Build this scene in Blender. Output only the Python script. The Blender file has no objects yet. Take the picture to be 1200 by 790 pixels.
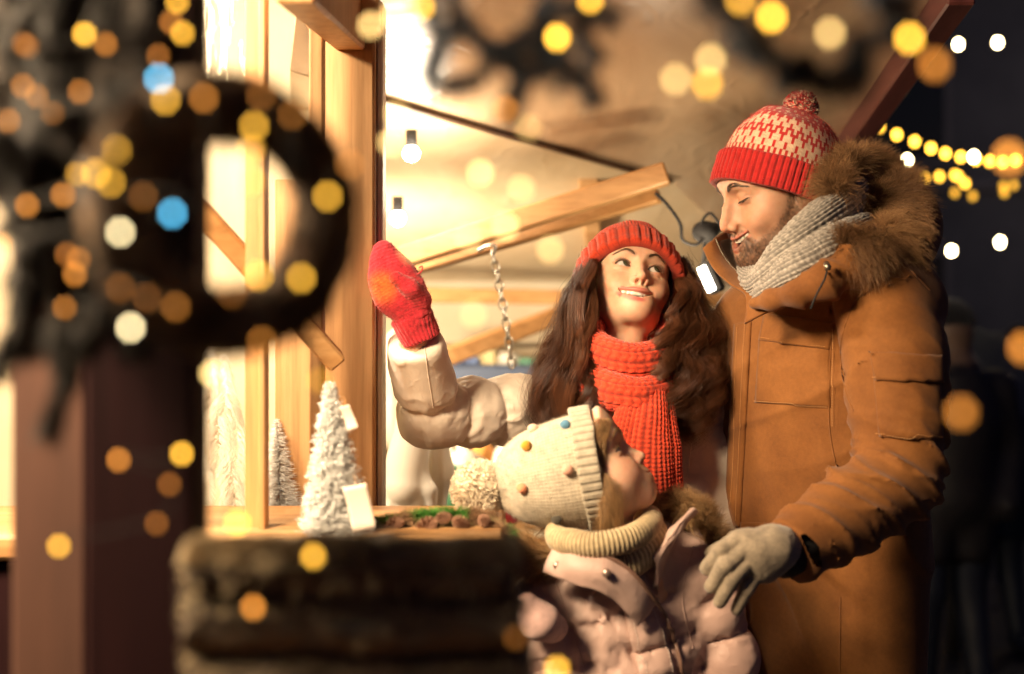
import bpy, math, random
import numpy as np
from mathutils import Vector, Matrix
random.seed(7); RNG = np.random.default_rng(7)
SC = bpy.context.scene
COL = SC.collection
CZ = 1.45                                   # camera height
CAM = np.array([0., 0., CZ])
R = math.radians
def at(px, py, Y):
    """world point that stands Y metres in front of the camera at a picture position"""
    return np.array([(px - 600) * .0006 * Y, Y, CZ + (395 - py) * .0006 * Y])
def A(*p): return np.array(p, float)
# ------------------------------------------------------------------ naming / tagging
def tag(o, label=None, cat=None, group=None, kind=None):
    if label: o['label'] = label
    if cat: o['category'] = cat
    if group: o['group'] = group
    if kind: o['kind'] = kind
    return o
def empty(name, loc, label=None, cat=None, group=None, kind=None):
    o = bpy.data.objects.new(name, None); COL.objects.link(o); o.location = tuple(loc)
    o.empty_display_size = .05
    return tag(o, label, cat, group, kind)
def link(name, me, mat, parent=None, label=None):
    o = bpy.data.objects.new(name, me); COL.objects.link(o)
    if mat is not None:
        for m in (mat if isinstance(mat, (list, tuple)) else [mat]): me.materials.append(m)
    if parent is not None:
        o.parent = parent
        ml = Matrix.Identity(4); q = parent; loc = Vector((0, 0, 0))
        while q is not None: loc += q.location; q = q.parent
        o.location = -loc if not me.get('local') else (0, 0, 0)
    if label: o['label'] = label
    return o
def mesh(name, V, Fc, smooth=True, col=None, uv=None, matidx=None):
    me = bpy.data.meshes.new(name)
    V = np.ascontiguousarray(V, np.float32)
    if isinstance(Fc, np.ndarray):
        k = Fc.shape[1]; nf = len(Fc)
        me.vertices.add(len(V)); me.vertices.foreach_set('co', V.ravel())
        me.loops.add(nf * k); me.loops.foreach_set('vertex_index', np.ascontiguousarray(Fc, np.int32).ravel())
        me.polygons.add(nf); me.polygons.foreach_set('loop_start', np.arange(0, nf * k, k, dtype=np.int32))
        me.update(calc_edges=True); me.validate()
    else:
        me.from_pydata([tuple(map(float, v)) for v in V], [], Fc); me.update()
    if smooth and len(me.polygons): me.polygons.foreach_set('use_smooth', np.ones(len(me.polygons), bool))
    if col is not None:
        a = me.color_attributes.new('Col', 'FLOAT_COLOR', 'POINT')
        c = np.ones((len(V), 4), np.float32); c[:, :3] = col
        a.data.foreach_set('color', c.ravel())
    if uv is not None and len(me.loops):
        l = me.uv_layers.new(name='UVMap')
        vi = np.empty(len(me.loops), np.int32); me.loops.foreach_get('vertex_index', vi)
        l.data.foreach_set('uv', np.ascontiguousarray(uv, np.float32)[vi].ravel())
    if matidx is not None: me.polygons.foreach_set('material_index', np.asarray(matidx, np.int32))
    return me
# ------------------------------------------------------------------ noise
def _hash(i, j, k, s):
    n = (i * 374761393 + j * 668265263 + k * 2147483647 + s * 974634777) & 0xffffffff
    n = ((n ^ (n >> 13)) * 1274126177) & 0xffffffff
    return ((n ^ (n >> 16)) & 0xffff).astype(np.float32) / 32767.5 - 1
def noise(P, f=1., s=0):
    Q = P * f; I = np.floor(Q).astype(np.int64); T = (Q - I).astype(np.float32); T = T * T * (3 - 2 * T)
    r = 0
    for a in (0, 1):
        for b in (0, 1):
            for c in (0, 1):
                w = (T[:, 0] if a else 1 - T[:, 0]) * (T[:, 1] if b else 1 - T[:, 1]) * (T[:, 2] if c else 1 - T[:, 2])
                r = r + w * _hash(I[:, 0] + a, I[:, 1] + b, I[:, 2] + c, s)
    return r
# ------------------------------------------------------------------ signed distance toolbox
def L(v): return np.sqrt((v * v).sum(-1))
def smin(a, b, k):
    h = np.maximum(k - np.abs(a - b), 0) / k
    return np.minimum(a, b) - h * h * k * .25
def smax(a, b, k): return -smin(-a, -b, k)
def sph(P, c, r): return L(P - np.asarray(c)) - r
def ell(P, c, r, M=None):
    Q = P - np.asarray(c)
    if M is not None: Q = Q @ M
    r = np.asarray(r); k0 = L(Q / r); k1 = L(Q / (r * r)) + 1e-9
    return k0 * (k0 - 1) / k1
def seg(P, a, b):
    a = np.asarray(a, float); b = np.asarray(b, float); ba = b - a
    t = np.clip(((P - a) @ ba) / max(ba @ ba, 1e-12), 0, 1)
    return L(P - a - t[:, None] * ba), t
def cone(P, a, b, ra, rb):
    d, t = seg(P, a, b); return d - (ra + (rb - ra) * t)
def chain(P, pts, rad, k=.01):
    d = None
    for i in range(len(pts) - 1):
        e = cone(P, pts[i], pts[i + 1], rad[i], rad[i + 1])
        d = e if d is None else (smin(d, e, k) if k else np.minimum(d, e))
    return d
def chain_t(P, pts, rad):
    """hard union of cones with arc length along the chain"""
    d = np.full(len(P), 1e3); s = np.zeros(len(P)); acc = 0
    for i in range(len(pts) - 1):
        e, t = seg(P, pts[i], pts[i + 1]); ln = np.linalg.norm(np.asarray(pts[i + 1]) - np.asarray(pts[i]))
        e = e - (rad[i] + (rad[i + 1] - rad[i]) * t); m = e < d
        d[m] = e[m]; s[m] = acc + t[m] * ln; acc += ln
    return d, s
def spline(pts, n):
    """Catmull-Rom through rows of pts"""
    P = np.asarray(pts, float); m = len(P)
    Q = np.vstack([2 * P[0] - P[1], P, 2 * P[-1] - P[-2]])
    T = np.linspace(0, m - 1 - 1e-9, n); i = T.astype(int); t = (T - i)[:, None]
    a, b, c, d = Q[i], Q[i + 1], Q[i + 2], Q[i + 3]
    return .5 * (2 * b + (c - a) * t + (2 * a - 5 * b + 4 * c - d) * t * t + (3 * b - a - 3 * c + d) * t ** 3)
def stack(P, secs, cap=.02):
    """column of ellipses: rows z, cx, cy, rx, ry, yaw(deg)"""
    S = np.asarray(secs, float); S = S[np.argsort(S[:, 0])]
    z = P[:, 2]; zc = np.clip(z, S[0, 0], S[-1, 0])
    cx, cy, rx, ry, yw = [np.interp(zc, S[:, 0], S[:, i]) for i in range(1, 6)]
    yw = np.radians(yw); dx = P[:, 0] - cx; dy = P[:, 1] - cy
    u = dx * np.cos(yw) + dy * np.sin(yw); v = -dx * np.sin(yw) + dy * np.cos(yw)
    k0 = np.sqrt((u / rx) ** 2 + (v / ry) ** 2); k1 = np.sqrt((u / rx ** 2) ** 2 + (v / ry ** 2) ** 2) + 1e-9
    d = np.where(k0 < .05, -np.minimum(rx, ry), k0 * (k0 - 1) / k1)
    return smax(d, np.maximum(S[0, 0] - z, z - S[-1, 0]), cap)
def crease(d, amp, w): return amp * np.exp(-np.abs(d) / w)
def surface(f, lo, hi, h, B=8, marg=1.5):
    """polygonise f < 0 with surface nets, evaluating only near the surface"""
    lo = np.asarray(lo, float); hi = np.asarray(hi, float)
    nb = np.ceil((hi - lo) / (h * B)).astype(int); n = nb * B
    bi = np.stack(np.meshgrid(*[np.arange(k) for k in nb], indexing='ij'), -1).reshape(-1, 3)
    cen = lo + (bi * B + (B - 1) / 2) * h
    dc = f(cen); keep = np.abs(dc) < .87 * B * h * marg + .004
    D = np.empty((nb[0], nb[1], nb[2], B, B, B), np.float32)
    D[:] = np.where(dc < 0, -1, 1).reshape(nb)[..., None, None, None]
    kb = bi[keep]
    off = np.stack(np.meshgrid(*[np.arange(B)] * 3, indexing='ij'), -1).reshape(-1, 3)
    for c0 in range(0, len(kb), 400):
        kk = kb[c0:c0 + 400]
        P = (lo + (kk[:, None, :] * B + off[None]) * h).reshape(-1, 3)
        D[kk[:, 0], kk[:, 1], kk[:, 2]] = f(P).reshape(len(kk), B, B, B)
    D = D.transpose(0, 3, 1, 4, 2, 5).reshape(n)
    S = D < 0
    c = np.zeros(n - 1, np.int8)
    for a in (0, 1):
        for b in (0, 1):
            for e in (0, 1):
                c += S[a:n[0] - 1 + a, b:n[1] - 1 + b, e:n[2] - 1 + e]
    cells = np.argwhere((c > 0) & (c < 8)); M = len(cells)
    idx = np.full(n - 1, -1, np.int32); idx[cells[:, 0], cells[:, 1], cells[:, 2]] = np.arange(M)
    acc = np.zeros((M, 3)); cnt = np.zeros(M)
    cor = [(a, b, e) for a in (0, 1) for b in (0, 1) for e in (0, 1)]
    val = {q: D[cells[:, 0] + q[0], cells[:, 1] + q[1], cells[:, 2] + q[2]] for q in cor}
    for q in cor:
        for ax in range(3):
            if q[ax] == 0:
                q2 = list(q); q2[ax] = 1; q2 = tuple(q2)
                v0, v1 = val[q], val[q2]; m = (v0 < 0) != (v1 < 0)
                t = np.where(m, v0 / np.where(m, v0 - v1, 1), 0)
                p = np.tile(np.array(q, float), (M, 1)); p[:, ax] = t
                acc[m] += p[m]; cnt[m] += 1
    V = lo + (cells + acc / cnt[:, None]) * h
    quads = []
    for ax in range(3):
        o1, o2 = [(1, 2), (2, 0), (0, 1)][ax]
        sl0 = [slice(None)] * 3; sl1 = [slice(None)] * 3
        sl0[ax] = slice(0, n[ax] - 1); sl1[ax] = slice(1, n[ax])
        s0, s1 = S[tuple(sl0)], S[tuple(sl1)]
        e = np.argwhere(s0 != s1)
        e = e[(e[:, o1] > 0) & (e[:, o2] > 0) & (e[:, o1] < n[o1] - 1) & (e[:, o2] < n[o2] - 1)]
        flip = ~s0[e[:, 0], e[:, 1], e[:, 2]]
        def g(d1, d2):
            t = e.copy(); t[:, o1] -= d1; t[:, o2] -= d2; return idx[t[:, 0], t[:, 1], t[:, 2]]
        q = np.stack([g(1, 1), g(0, 1), g(0, 0), g(1, 0)], -1)
        q[flip] = q[flip][:, ::-1]; quads.append(q)
    return V, np.concatenate(quads)
def grad(f, P, e=.001):
    G = np.stack([f(P + d) - f(P - d) for d in np.eye(3) * e], -1)
    return G / (L(G)[:, None] + 1e-12)
def hit(f, px, dmin=1.2, dmax=4, off=0., it=90, step=.75):
    """march camera rays through picture positions onto the surface f; returns points, normals"""
    px = np.asarray(px, float); D = np.stack([(px[:, 0] - 600) * .0006, np.ones(len(px)), (395 - px[:, 1]) * .0006], -1)
    ln = L(D); D = D / ln[:, None]; t = np.full(len(px), dmin)
    best = np.full(len(px), 1e9); bt = t.copy()
    for _ in range(it):
        d = f(CAM + D * t[:, None]) - off
        m = d < best; best[m] = d[m]; bt[m] = t[m]
        t = np.minimum(t + np.where(best < .0004, 0, d * step), dmax)
    P = CAM + D * bt[:, None]; return P, grad(f, P)
def hit_dir(f, O, D, t0=0, it=60, off=0., step=.8):
    t = np.full(len(O), float(t0))
    for _ in range(it): t = t + (f(O + D * t[:, None]) - off) * step
    return O + D * t[:, None]
# ------------------------------------------------------------------ tubes, strands, grids
def frames(P):
    """P (N,K,3) -> two unit normals per point"""
    T = np.gradient(P, axis=1); T /= (L(T)[..., None] + 1e-12)
    up = np.where(np.abs(T[..., 2:3]) > .9, A(1, 0, 0), A(0, 0, 1))
    N = np.cross(T, up); N /= (L(N)[..., None] + 1e-12); return N, np.cross(T, N)
def strands(P, r, sides=3, taper=True, tip=.15):
    """P (N,K,3) polylines, r (N,) radii -> vertices, quads of thin tubes"""
    N, K, _ = P.shape; n1, n2 = frames(P)
    w = np.ones(K) if not taper else (1 - (1 - tip) * np.linspace(0, 1, K) ** 1.5)
    rr = (np.asarray(r).reshape(-1, 1) * w[None]) * np.ones((N, 1))
    V = np.empty((N, K, sides, 3))
    for s in range(sides):
        a = 2 * math.pi * s / sides
        V[:, :, s] = P + rr[..., None] * (math.cos(a) * n1 + math.sin(a) * n2)
    base = np.arange(N * K * sides).reshape(N, K, sides); q = []
    for s in range(sides):
        s2 = (s + 1) % sides
        q.append(np.stack([base[:, :-1, s], base[:, :-1, s2], base[:, 1:, s2], base[:, 1:, s]], -1).reshape(-1, 4))
    return V.reshape(-1, 3), np.concatenate(q)
def tube(pts, r, sides=8, closed=False):
    P = np.asarray(pts, float); K = len(P)
    r = np.broadcast_to(np.asarray(r, float), (K,))
    T = np.gradient(P, axis=0)
    if closed: T = np.roll(P, -1, 0) - np.roll(P, 1, 0)
    T /= (L(T)[:, None] + 1e-12)
    n = np.cross(T[0], A(0, 0, 1) if abs(T[0][2]) < .9 else A(1, 0, 0)); n /= np.linalg.norm(n); Ns = []
    for i in range(K):
        n = n - T[i] * (n @ T[i]); n /= (np.linalg.norm(n) + 1e-12); Ns.append(n)
    N1 = np.array(Ns); N2 = np.cross(T, N1); a = np.linspace(0, 2 * math.pi, sides, endpoint=False)
    V = P[:, None] + r[:, None, None] * (np.cos(a)[None, :, None] * N1[:, None] + np.sin(a)[None, :, None] * N2[:, None])
    b = np.arange(K * sides).reshape(K, sides)
    if closed: b = np.vstack([b, b[:1]])
    q = np.stack([b[:-1], np.roll(b[:-1], -1, 1), np.roll(b[1:], -1, 1), b[1:]], -1).reshape(-1, 4)
    V = V.reshape(-1, 3)
    if closed: return V, q
    n0 = len(V); V = np.vstack([V, P[0], P[-1]])
    c0 = np.stack([np.roll(b[0], -1), b[0], np.full(sides, n0), np.full(sides, n0)], -1)
    c1 = np.stack([b[-1], np.roll(b[-1], -1), np.full(sides, n0 + 1), np.full(sides, n0 + 1)], -1)
    return V, [list(x) for x in q] + [list(x[:3]) for x in c0] + [list(x[:3]) for x in c1]
def join(parts):
    """several (V, F) into one"""
    Vs, Fs, k = [], [], 0
    for V, Fc in parts:
        Vs.append(np.asarray(V, float))
        if isinstance(Fc, np.ndarray): Fs += (Fc + k).tolist()
        else: Fs += [[i + k for i in q] for q in Fc]
        k += len(V)
    return np.vstack(Vs), Fs
def joinq(parts):
    Vs, Fs, k = [], [], 0
    for V, Fc in parts: Vs.append(V); Fs.append(Fc + k); k += len(V)
    return np.vstack(Vs), np.concatenate(Fs)
def gridq(nu, nv, wrap=False):
    b = np.arange(nu * nv).reshape(nu, nv)
    if wrap: b = np.vstack([b, b[:1]])
    return np.stack([b[:-1, :-1], b[1:, :-1], b[1:, 1:], b[:-1, 1:]], -1).reshape(-1, 4)
def box(c, s, rot=None, bev=.004):
    """bevelled box: centre, full size, optional 3x3 rotation"""
    s = np.asarray(s, float) / 2; b = min(bev, s.min() * .45); V = []; idx = {}
    for sx in (-1, 1):
        for sy in (-1, 1):
            for sz in (-1, 1):
                for ax in range(3):
                    v = s * A(sx, sy, sz); 
                    for o in range(3):
                        if o != ax: v[o] -= b * (sx, sy, sz)[o]
                    idx[(sx, sy, sz, ax)] = len(V); V.append(v)
    Fc = []
    for ax in range(3):
        o1, o2 = (ax + 1) % 3, (ax + 2) % 3
        for sg in (-1, 1):
            q = []
            for a, c_ in ((-1, -1), (1, -1), (1, 1), (-1, 1)):
                k = [0, 0, 0]; k[ax] = sg; k[o1] = a; k[o2] = c_; q.append(idx[(*k, ax)])
            Fc.append(q if sg > 0 else q[::-1])
        for a in (-1, 1):
            for c_ in (-1, 1):
                k0 = [0, 0, 0]; k0[ax] = -1; k0[o1] = a; k0[o2] = c_; k1 = list(k0); k1[ax] = 1
                q = [idx[(*k0, o1)], idx[(*k1, o1)], idx[(*k1, o2)], idx[(*k0, o2)]]
                Fc.append(q if a * c_ < 0 else q[::-1])
    for sx in (-1, 1):
        for sy in (-1, 1):
            for sz in (-1, 1):
                q = [idx[(sx, sy, sz, i)] for i in range(3)]; Fc.append(q if sx * sy * sz > 0 else q[::-1])
    V = np.array(V)
    if rot is not None: V = V @ np.asarray(rot).T
    return V + np.asarray(c, float), Fc
def beam(a, b, w, t, up=(0, 0, 1), bev=.004):
    """plank from a to b; w across, t thick (along up)"""
    a = np.asarray(a, float); b = np.asarray(b, float); d = b - a; ln = np.linalg.norm(d); d /= ln
    s = np.cross(d, up); s /= np.linalg.norm(s); u = np.cross(s, d)
    return box((a + b) / 2, (ln, w, t), np.stack([d, s, u], -1), bev)
def rotm(yaw, pitch, roll):
    """local axes in world: yaw 0 faces -Y (the camera), + turns the face to the picture's right; pitch + looks up; roll + tips its top to picture right"""
    y, p, r = R(yaw), R(pitch), R(roll)
    f = A(math.sin(y) * math.cos(p), -math.cos(y) * math.cos(p), math.sin(p))
    side = A(-math.cos(y), -math.sin(y), 0); up = np.cross(side, f)
    s2 = side * math.cos(r) + up * math.sin(r); u2 = up * math.cos(r) - side * math.sin(r)
    return np.stack([s2, f, u2], -1)
# ------------------------------------------------------------------ materials
def newmat(name):
    m = bpy.data.materials.new(name); m.use_nodes = True; nt = m.node_tree
    return m, nt, nt.nodes['Principled BSDF']
def N(nt, typ, **kw):
    n = nt.nodes.new(typ)
    for k, v in kw.items():
        if k in n.inputs: n.inputs[k].default_value = v
        else: setattr(n, k, v)
    return n
def setp(b, **kw):
    for k, v in kw.items(): b.inputs[k.replace('_', ' ')].default_value = v
def c4(c): return (*c, 1)
def ramp(nt, fac, stops):
    r = N(nt, 'ShaderNodeValToRGB'); e = r.color_ramp.elements
    while len(e) > 1: e.remove(e[-1])
    e[0].position = stops[0][0]; e[0].color = c4(stops[0][1])
    for p, c in stops[1:]:
        x = e.new(p); x.color = c4(c)
    nt.links.new(fac, r.inputs[0]); return r.outputs[0]
def coords(nt, sc=(1, 1, 1), kind='Object'):
    t = N(nt, 'ShaderNodeTexCoord'); m = N(nt, 'ShaderNodeMapping'); m.inputs['Scale'].default_value = sc
    nt.links.new(t.outputs[kind], m.inputs[0]); return m.outputs[0]
def bump(nt, b, h, strength=.3, dist=.001, prev=None):
    n = N(nt, 'ShaderNodeBump', Strength=strength, Distance=dist); nt.links.new(h, n.inputs['Height'])
    if prev is not None: nt.links.new(prev.outputs[0], n.inputs['Normal'])
    if b is not None: nt.links.new(n.outputs[0], b.inputs['Normal'])
    return n
def noise_n(nt, vec, scale, detail=4, rough=.6, dist=0.):
    n = N(nt, 'ShaderNodeTexNoise', Scale=scale, Detail=detail, Roughness=rough, Distortion=dist)
    if vec is not None: nt.links.new(vec, n.inputs['Vector'])
    return n.outputs[0]
def varied(name, c1, c2, scale=6, rough=.7, bump_scale=60, bump_s=.3, bump_d=.002, sc=(1, 1, 1), sheen=0, spec=.5, metal=0, coat=0):
    m, nt, b = newmat(name); v = coords(nt, sc)
    col = ramp(nt, noise_n(nt, v, scale), [(.3, c1), (.7, c2)]); nt.links.new(col, b.inputs['Base Color'])
    setp(b, Roughness=rough, Metallic=metal, Sheen_Weight=sheen, Specular_IOR_Level=spec, Coat_Weight=coat)
    bump(nt, b, noise_n(nt, v, bump_scale, 5), bump_s, bump_d); return m
def skin_mat(name):
    m, nt, b = newmat(name)
    a = N(nt, 'ShaderNodeVertexColor', layer_name='Col'); v = coords(nt)
    n = noise_n(nt, v, 60, 5); mx = N(nt, 'ShaderNodeMixRGB', blend_type='MULTIPLY'); mx.inputs[0].default_value = .5
    nt.links.new(a.outputs[0], mx.inputs[1]); nt.links.new(ramp(nt, n, [(.3, (.82, .72, .68)), (.7, (1.1, 1.08, 1.05))]), mx.inputs[2])
    nt.links.new(mx.outputs[0], b.inputs['Base Color'])
    setp(b, Roughness=.42, Subsurface_Weight=.45, Subsurface_Scale=.007, Specular_IOR_Level=.45)
    b.inputs['Subsurface Radius'].default_value = (1, .35, .2)
    nt.links.new(ramp(nt, noise_n(nt, v, 25, 3), [(.3, (.40,) * 3), (.7, (.60,) * 3)]), b.inputs['Roughness'])
    bump(nt, b, noise_n(nt, v, 520, 5, .7), .55, .0009); return m
def vcol_mat(name, rough=.8, sheen=.3, bs=350, bstr=.5, bd=.001, sub=0, spec=.3, var=.25, metal=0, aniso=0):
    m, nt, b = newmat(name); a = N(nt, 'ShaderNodeVertexColor', layer_name='Col'); v = coords(nt)
    mx = N(nt, 'ShaderNodeMixRGB', blend_type='MULTIPLY'); mx.inputs[0].default_value = 1
    nt.links.new(a.outputs[0], mx.inputs[1])
    nt.links.new(ramp(nt, noise_n(nt, v, 90, 5), [(.25, (1 - var,) * 3), (.75, (1 + var * .5,) * 3)]), mx.inputs[2])
    nt.links.new(mx.outputs[0], b.inputs['Base Color'])
    setp(b, Roughness=rough, Sheen_Weight=sheen, Specular_IOR_Level=spec, Metallic=metal, Anisotropic=aniso)
    if sub: setp(b, Subsurface_Weight=sub, Subsurface_Scale=.006)
    bump(nt, b, noise_n(nt, v, bs, 4), bstr, bd); return m
def emit_mat(name, col, s):
    m, nt, b = newmat(name); setp(b, Base_Color=c4(col), Emission_Color=c4(col), Emission_Strength=s); return m
def plain(name, col, rough=.5, metal=0, **kw):
    m, nt, b = newmat(name); setp(b, Base_Color=c4(col), Roughness=rough, Metallic=metal, **kw)
    bump(nt, b, noise_n(nt, coords(nt), 120, 4), .15, .001); return m
def wood_mat(name, c1, c2, c3, axis='Z', grain=14, rough=.5):
    """boards with long grain along one axis"""
    m, nt, b = newmat(name); sc = {'Z': (1, 1, .06), 'X': (.06, 1, 1), 'Y': (1, .06, 1)}[axis]
    v = coords(nt, sc)
    n1 = noise_n(nt, v, grain, 6, .65, .6); n2 = noise_n(nt, v, grain * 7, 3, .6)
    col = ramp(nt, n1, [(.28, c1), (.5, c2), (.68, c3)])
    mx = N(nt, 'ShaderNodeMixRGB', blend_type='MULTIPLY'); mx.inputs[0].default_value = .7
    nt.links.new(col, mx.inputs[1]); nt.links.new(ramp(nt, n2, [(.3, (.6, .55, .5)), (.6, (1, 1, 1))]), mx.inputs[2])
    nt.links.new(mx.outputs[0], b.inputs['Base Color']); setp(b, Roughness=rough, Specular_IOR_Level=.4)
    bump(nt, b, n2, .35, .002); return m
# ------------------------------------------------------------------ heads
class Head:
    """c: world point at eye level in mid-head; s: scale; q axes: x subject's right, y forward, z up (metres of an adult head)"""
    def __init__(h, c, yaw, pitch, roll, s=1., **p):
        h.c = np.asarray(c, float); h.M = rotm(yaw, pitch, roll); h.s = s
        h.p = dict(male=0, child=0, smile=1, open=.006, lid=1., gaze=(0, 0), mouthw=.027, brow=1, mx=0., chin=0.)
        h.p.update(p)
    def loc(h, P): return (P - h.c) @ h.M / h.s
    def wld(h, Q): return np.asarray(Q, float) * h.s @ h.M.T + h.c
    def eye(h):
        return (.030, .0655, 0.) if not h.p['child'] else (.031, .062, -.004)
    def lips(h):
        p = h.p; t = np.linspace(-1, 1, 13); w = p['mouthw']; sm = p['smile']; op = p['open']
        y0 = .0955 if not p['child'] else .089
        zc = -.0685 if not p['child'] else -.066
        y = y0 - (.013 + .004 * sm) * t ** 2 * (w / .027) ** 2
        up = np.stack([w * t + p['mx'], y, zc + op * .35 + .0138 * sm * t ** 2], -1)
        lo = np.stack([w * t * .985 + p['mx'], y - .0015, zc - op * .65 - .0015 + (.0153 * sm + op + .0005) * np.abs(t) ** 2.2], -1)
        return up, lo
    def sdf(h, q):
        p = h.p; m = p['male']; ch = p['child']; x, y, z = q.T; ax = np.abs(x); Q = np.stack([ax, y, z], -1)
        d = ell(Q, (0, -.018, .036), (.075, .095, .082 if not ch else .086))
        d = smin(d, ell(Q, (0, .030, .046), (.062, .056, .056)), .03)
        d = smin(d, ell(Q, (0, .018, -.024), (.0560 + .004 * m, .064, .078)), .03)
        jr = .021 + .004 * m; cz = p['chin']
        d = smin(d, chain(Q, [(.040 + .008 * m, -.008, -.050), (.031 + .009 * m, .025, -.077 - .005 * m), (.009 + .003 * m, .066 - .007 * ch, -.098 + cz), (0, .068 - .007 * ch, -.099 + cz)], [jr, jr - .001, .0155 + .003 * m, .0155 + .003 * m], .01), .030)
        d = smin(d, sph(Q, (.0015 + .004 * m, .0755 - .009 * ch, -.0985 + cz), .0125 + .0025 * m - .003 * ch), .022)
        d = smin(d, ell(Q, (0, .068, -.068), (.031, .026, .028)), .025)
        sm = p['smile']
        if ch:
            d = smin(d, sph(Q, (.036, .046, -.044), .029), .03)
            d = smin(d, sph(Q, (.032, .0575, -.044), .0165), .018)
        else:
            d = smin(d, sph(Q, (.044, .042, -.026), .0215), .03)
            d = smin(d, ell(Q, (.0355, .0635, -.040 + .005 * (sm - 1)), (.0165, .013, .0135)), .018)
        # brow and socket
        d = smin(d, chain(Q, [(.008, .0785 + .002 * m, .017), (.026, .0765 + .003 * m, .0215), (.044, .062, .019)], [.0075 + .001 * m, .0075 + .0015 * m, .008], .005), .016)
        ex, ey, ez = h.eye()
        d = smax(d, -ell(Q, (ex + .001, ey + .030, ez), (.021, .020, .0145)), .016)
        d = smax(d, -sph(Q, (.0165, .094, -.002), .008), .012)
        # lids
        er = .0130
        d = smin(d, sph(Q, (ex, ey, ez), er + .0024), .006)
        a = (ax - ex) / .0156
        lid = p['lid']
        zu = ez + (.0064 * lid + (.0008 if lid > .5 else -.004)) * (1 - np.clip(np.abs(a), 0, 1) ** 2.2) + .0014 * a
        zl = ez - (.0052 * min(lid, 1) - (.0 if lid > .5 else -.0045)) * (1 - np.clip(np.abs(a), 0, 1) ** 2.0) + .0014 * a
        zl = np.where(np.abs(a) < 1, zl, zu)
        op = np.maximum(np.maximum(z - zu, zl - z), (np.abs(a) - 1) * .0156)
        op = smax(op, np.maximum(ey - y, sph(Q, (ex, ey, ez), .0195)), .001)
        # upper lid fold
        fold = np.abs(z - (zu + .0042)) + np.maximum(np.abs(a) - .95, 0) * .02 + np.maximum(.068 - y, 0)
        d = d + .0012 * np.exp(-(fold / .0013) ** 2)
        d = smax(d, -op, .0012)
        # bag under the eye of a smiler
        bag = np.abs(z - (ez - .0105 - .003 * (a * a - .4))) + np.maximum(np.abs(a) - .9, 0) * .02 + np.maximum(.060 - y, 0)
        d = d + .0011 * sm * np.exp(-(bag / .0022) ** 2)
        # nose
        if ch:
            nb = chain(Q, [(0, .074, .004), (0, .083, -.018), (0, .0945, -.0345)], [.006, .0065, .0085], .004)
            d = smin(d, chain(Q, [(0, .064, .002), (0, .074, -.030)], [.008, .012], .004), .010); d = smin(d, nb, .011); d = smin(d, ell(Q, (.0095, .0845, -.038), (.0068, .0085, .0062)), .006)
            nz, ny = -.044, .089
        elif m:
            nb = chain(Q, [(0, .0825, .010), (0, .0945, -.010), (0, .1035, -.032), (0, .1050, -.0385)], [.0062, .0070, .0082, .0088], .004)
            d = smin(d, chain(Q, [(0, .070, .006), (0, .082, -.034)], [.010, .015], .004), .012); d = smin(d, nb, .011); d = smin(d, ell(Q, (.0120, .0915, -.0430), (.0078, .0110, .0078)), .006)
            nz, ny = -.0505, .0965
        else:
            nb = chain(Q, [(0, .0800, .008), (0, .0890, -.012), (0, .1000, -.031), (0, .1015, -.0345)], [.0050, .0054, .0064, .0076], .004)
            d = smin(d, chain(Q, [(0, .070, .004), (0, .080, -.030)], [.008, .012], .004), .010)
            d = smin(d, nb, .011); d = smin(d, ell(Q, (.0105, .0895, -.0375), (.0062, .0095, .0064)), .005)
            nz, ny = -.0435, .0945
        d = smin(d, cone(Q, (0, ny - .004, nz + .001), (0, ny - .010, nz - .004), .0045, .0045), .006)
        d = smax(d, -ell(Q, (.0060, ny - .001, nz + .0005), (.0034 + .0004 * (1 - m), .0062, .0052)), .0025)
        # smile folds
        fa = chain(Q, [(.0185, .0880, -.0445), (.0275, .0840, -.0560), (.0345, .0760, -.0700)], [.0016, .002, .0016], 0) if not ch else chain(Q, [(.017, .078, -.044), (.026, .074, -.056), (.031, .067, -.066)], [.0015, .0018, .0012], 0)
        d = d + (.0032 if not ch else .002) * sm * np.exp(-(np.maximum(fa, 0) / .0035) ** 2)
        # philtrum, lips, mouth
        d = d + .0009 * np.exp(-((ax / .0028) ** 2)) * np.exp(-((z + .058) / .006) ** 2) * (y > .07)
        up, lo = h.lips(); n = len(up); tt = np.linspace(-1, 1, n)
        th = (.0028, .0040) if m else ((.0038, .0048) if not ch else (.0030, .0038))
        ru = th[0] * (1 - .66 * np.abs(tt) ** 3) * (1 + .12 * np.cos(tt * 6)); rl = th[1] * (1 - .72 * np.abs(tt) ** 3.2)
        U = up + np.stack([0 * tt, 0 * tt - .0005, ru * .9], -1); W = lo - np.stack([0 * tt, 0 * tt + .0005, rl * .85], -1)
        mo = p['open']
        near = (np.abs(z + .068) < .035) & (y > .04)
        dm = np.full(len(q), 1.); dl = np.full(len(q), 1.)
        if near.any():
            Qn = q[near]
            dl_ = np.minimum(chain(Qn, U, ru, 0), chain(Qn, W, rl, 0)); dl[near] = dl_
            zu_ = np.interp(Qn[:, 0], up[:, 0], up[:, 2]); zl_ = np.interp(Qn[:, 0], lo[:, 0], lo[:, 2])
            wd = p['mouthw'] * .96
            dm[near] = np.maximum(np.maximum(Qn[:, 2] - zu_, zl_ - Qn[:, 2]), np.maximum(np.abs(Qn[:, 0] - p['mx']) - wd, .060 - Qn[:, 1]))
        d = smin(d, dl, .0035)
        if mo > .001: d = smax(d, -dm, .0015)
        else: d = d + .0022 * np.exp(-(np.maximum(dm, 0) / .0012) ** 2)
        cor = sph(np.stack([np.abs(x - p['mx']), y, z], -1), (p['mouthw'] + .003, up[0, 1] - .003, up[0, 2]), .002)
        d = d + .0022 * np.exp(-(np.maximum(cor, 0) / .004) ** 2)
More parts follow.
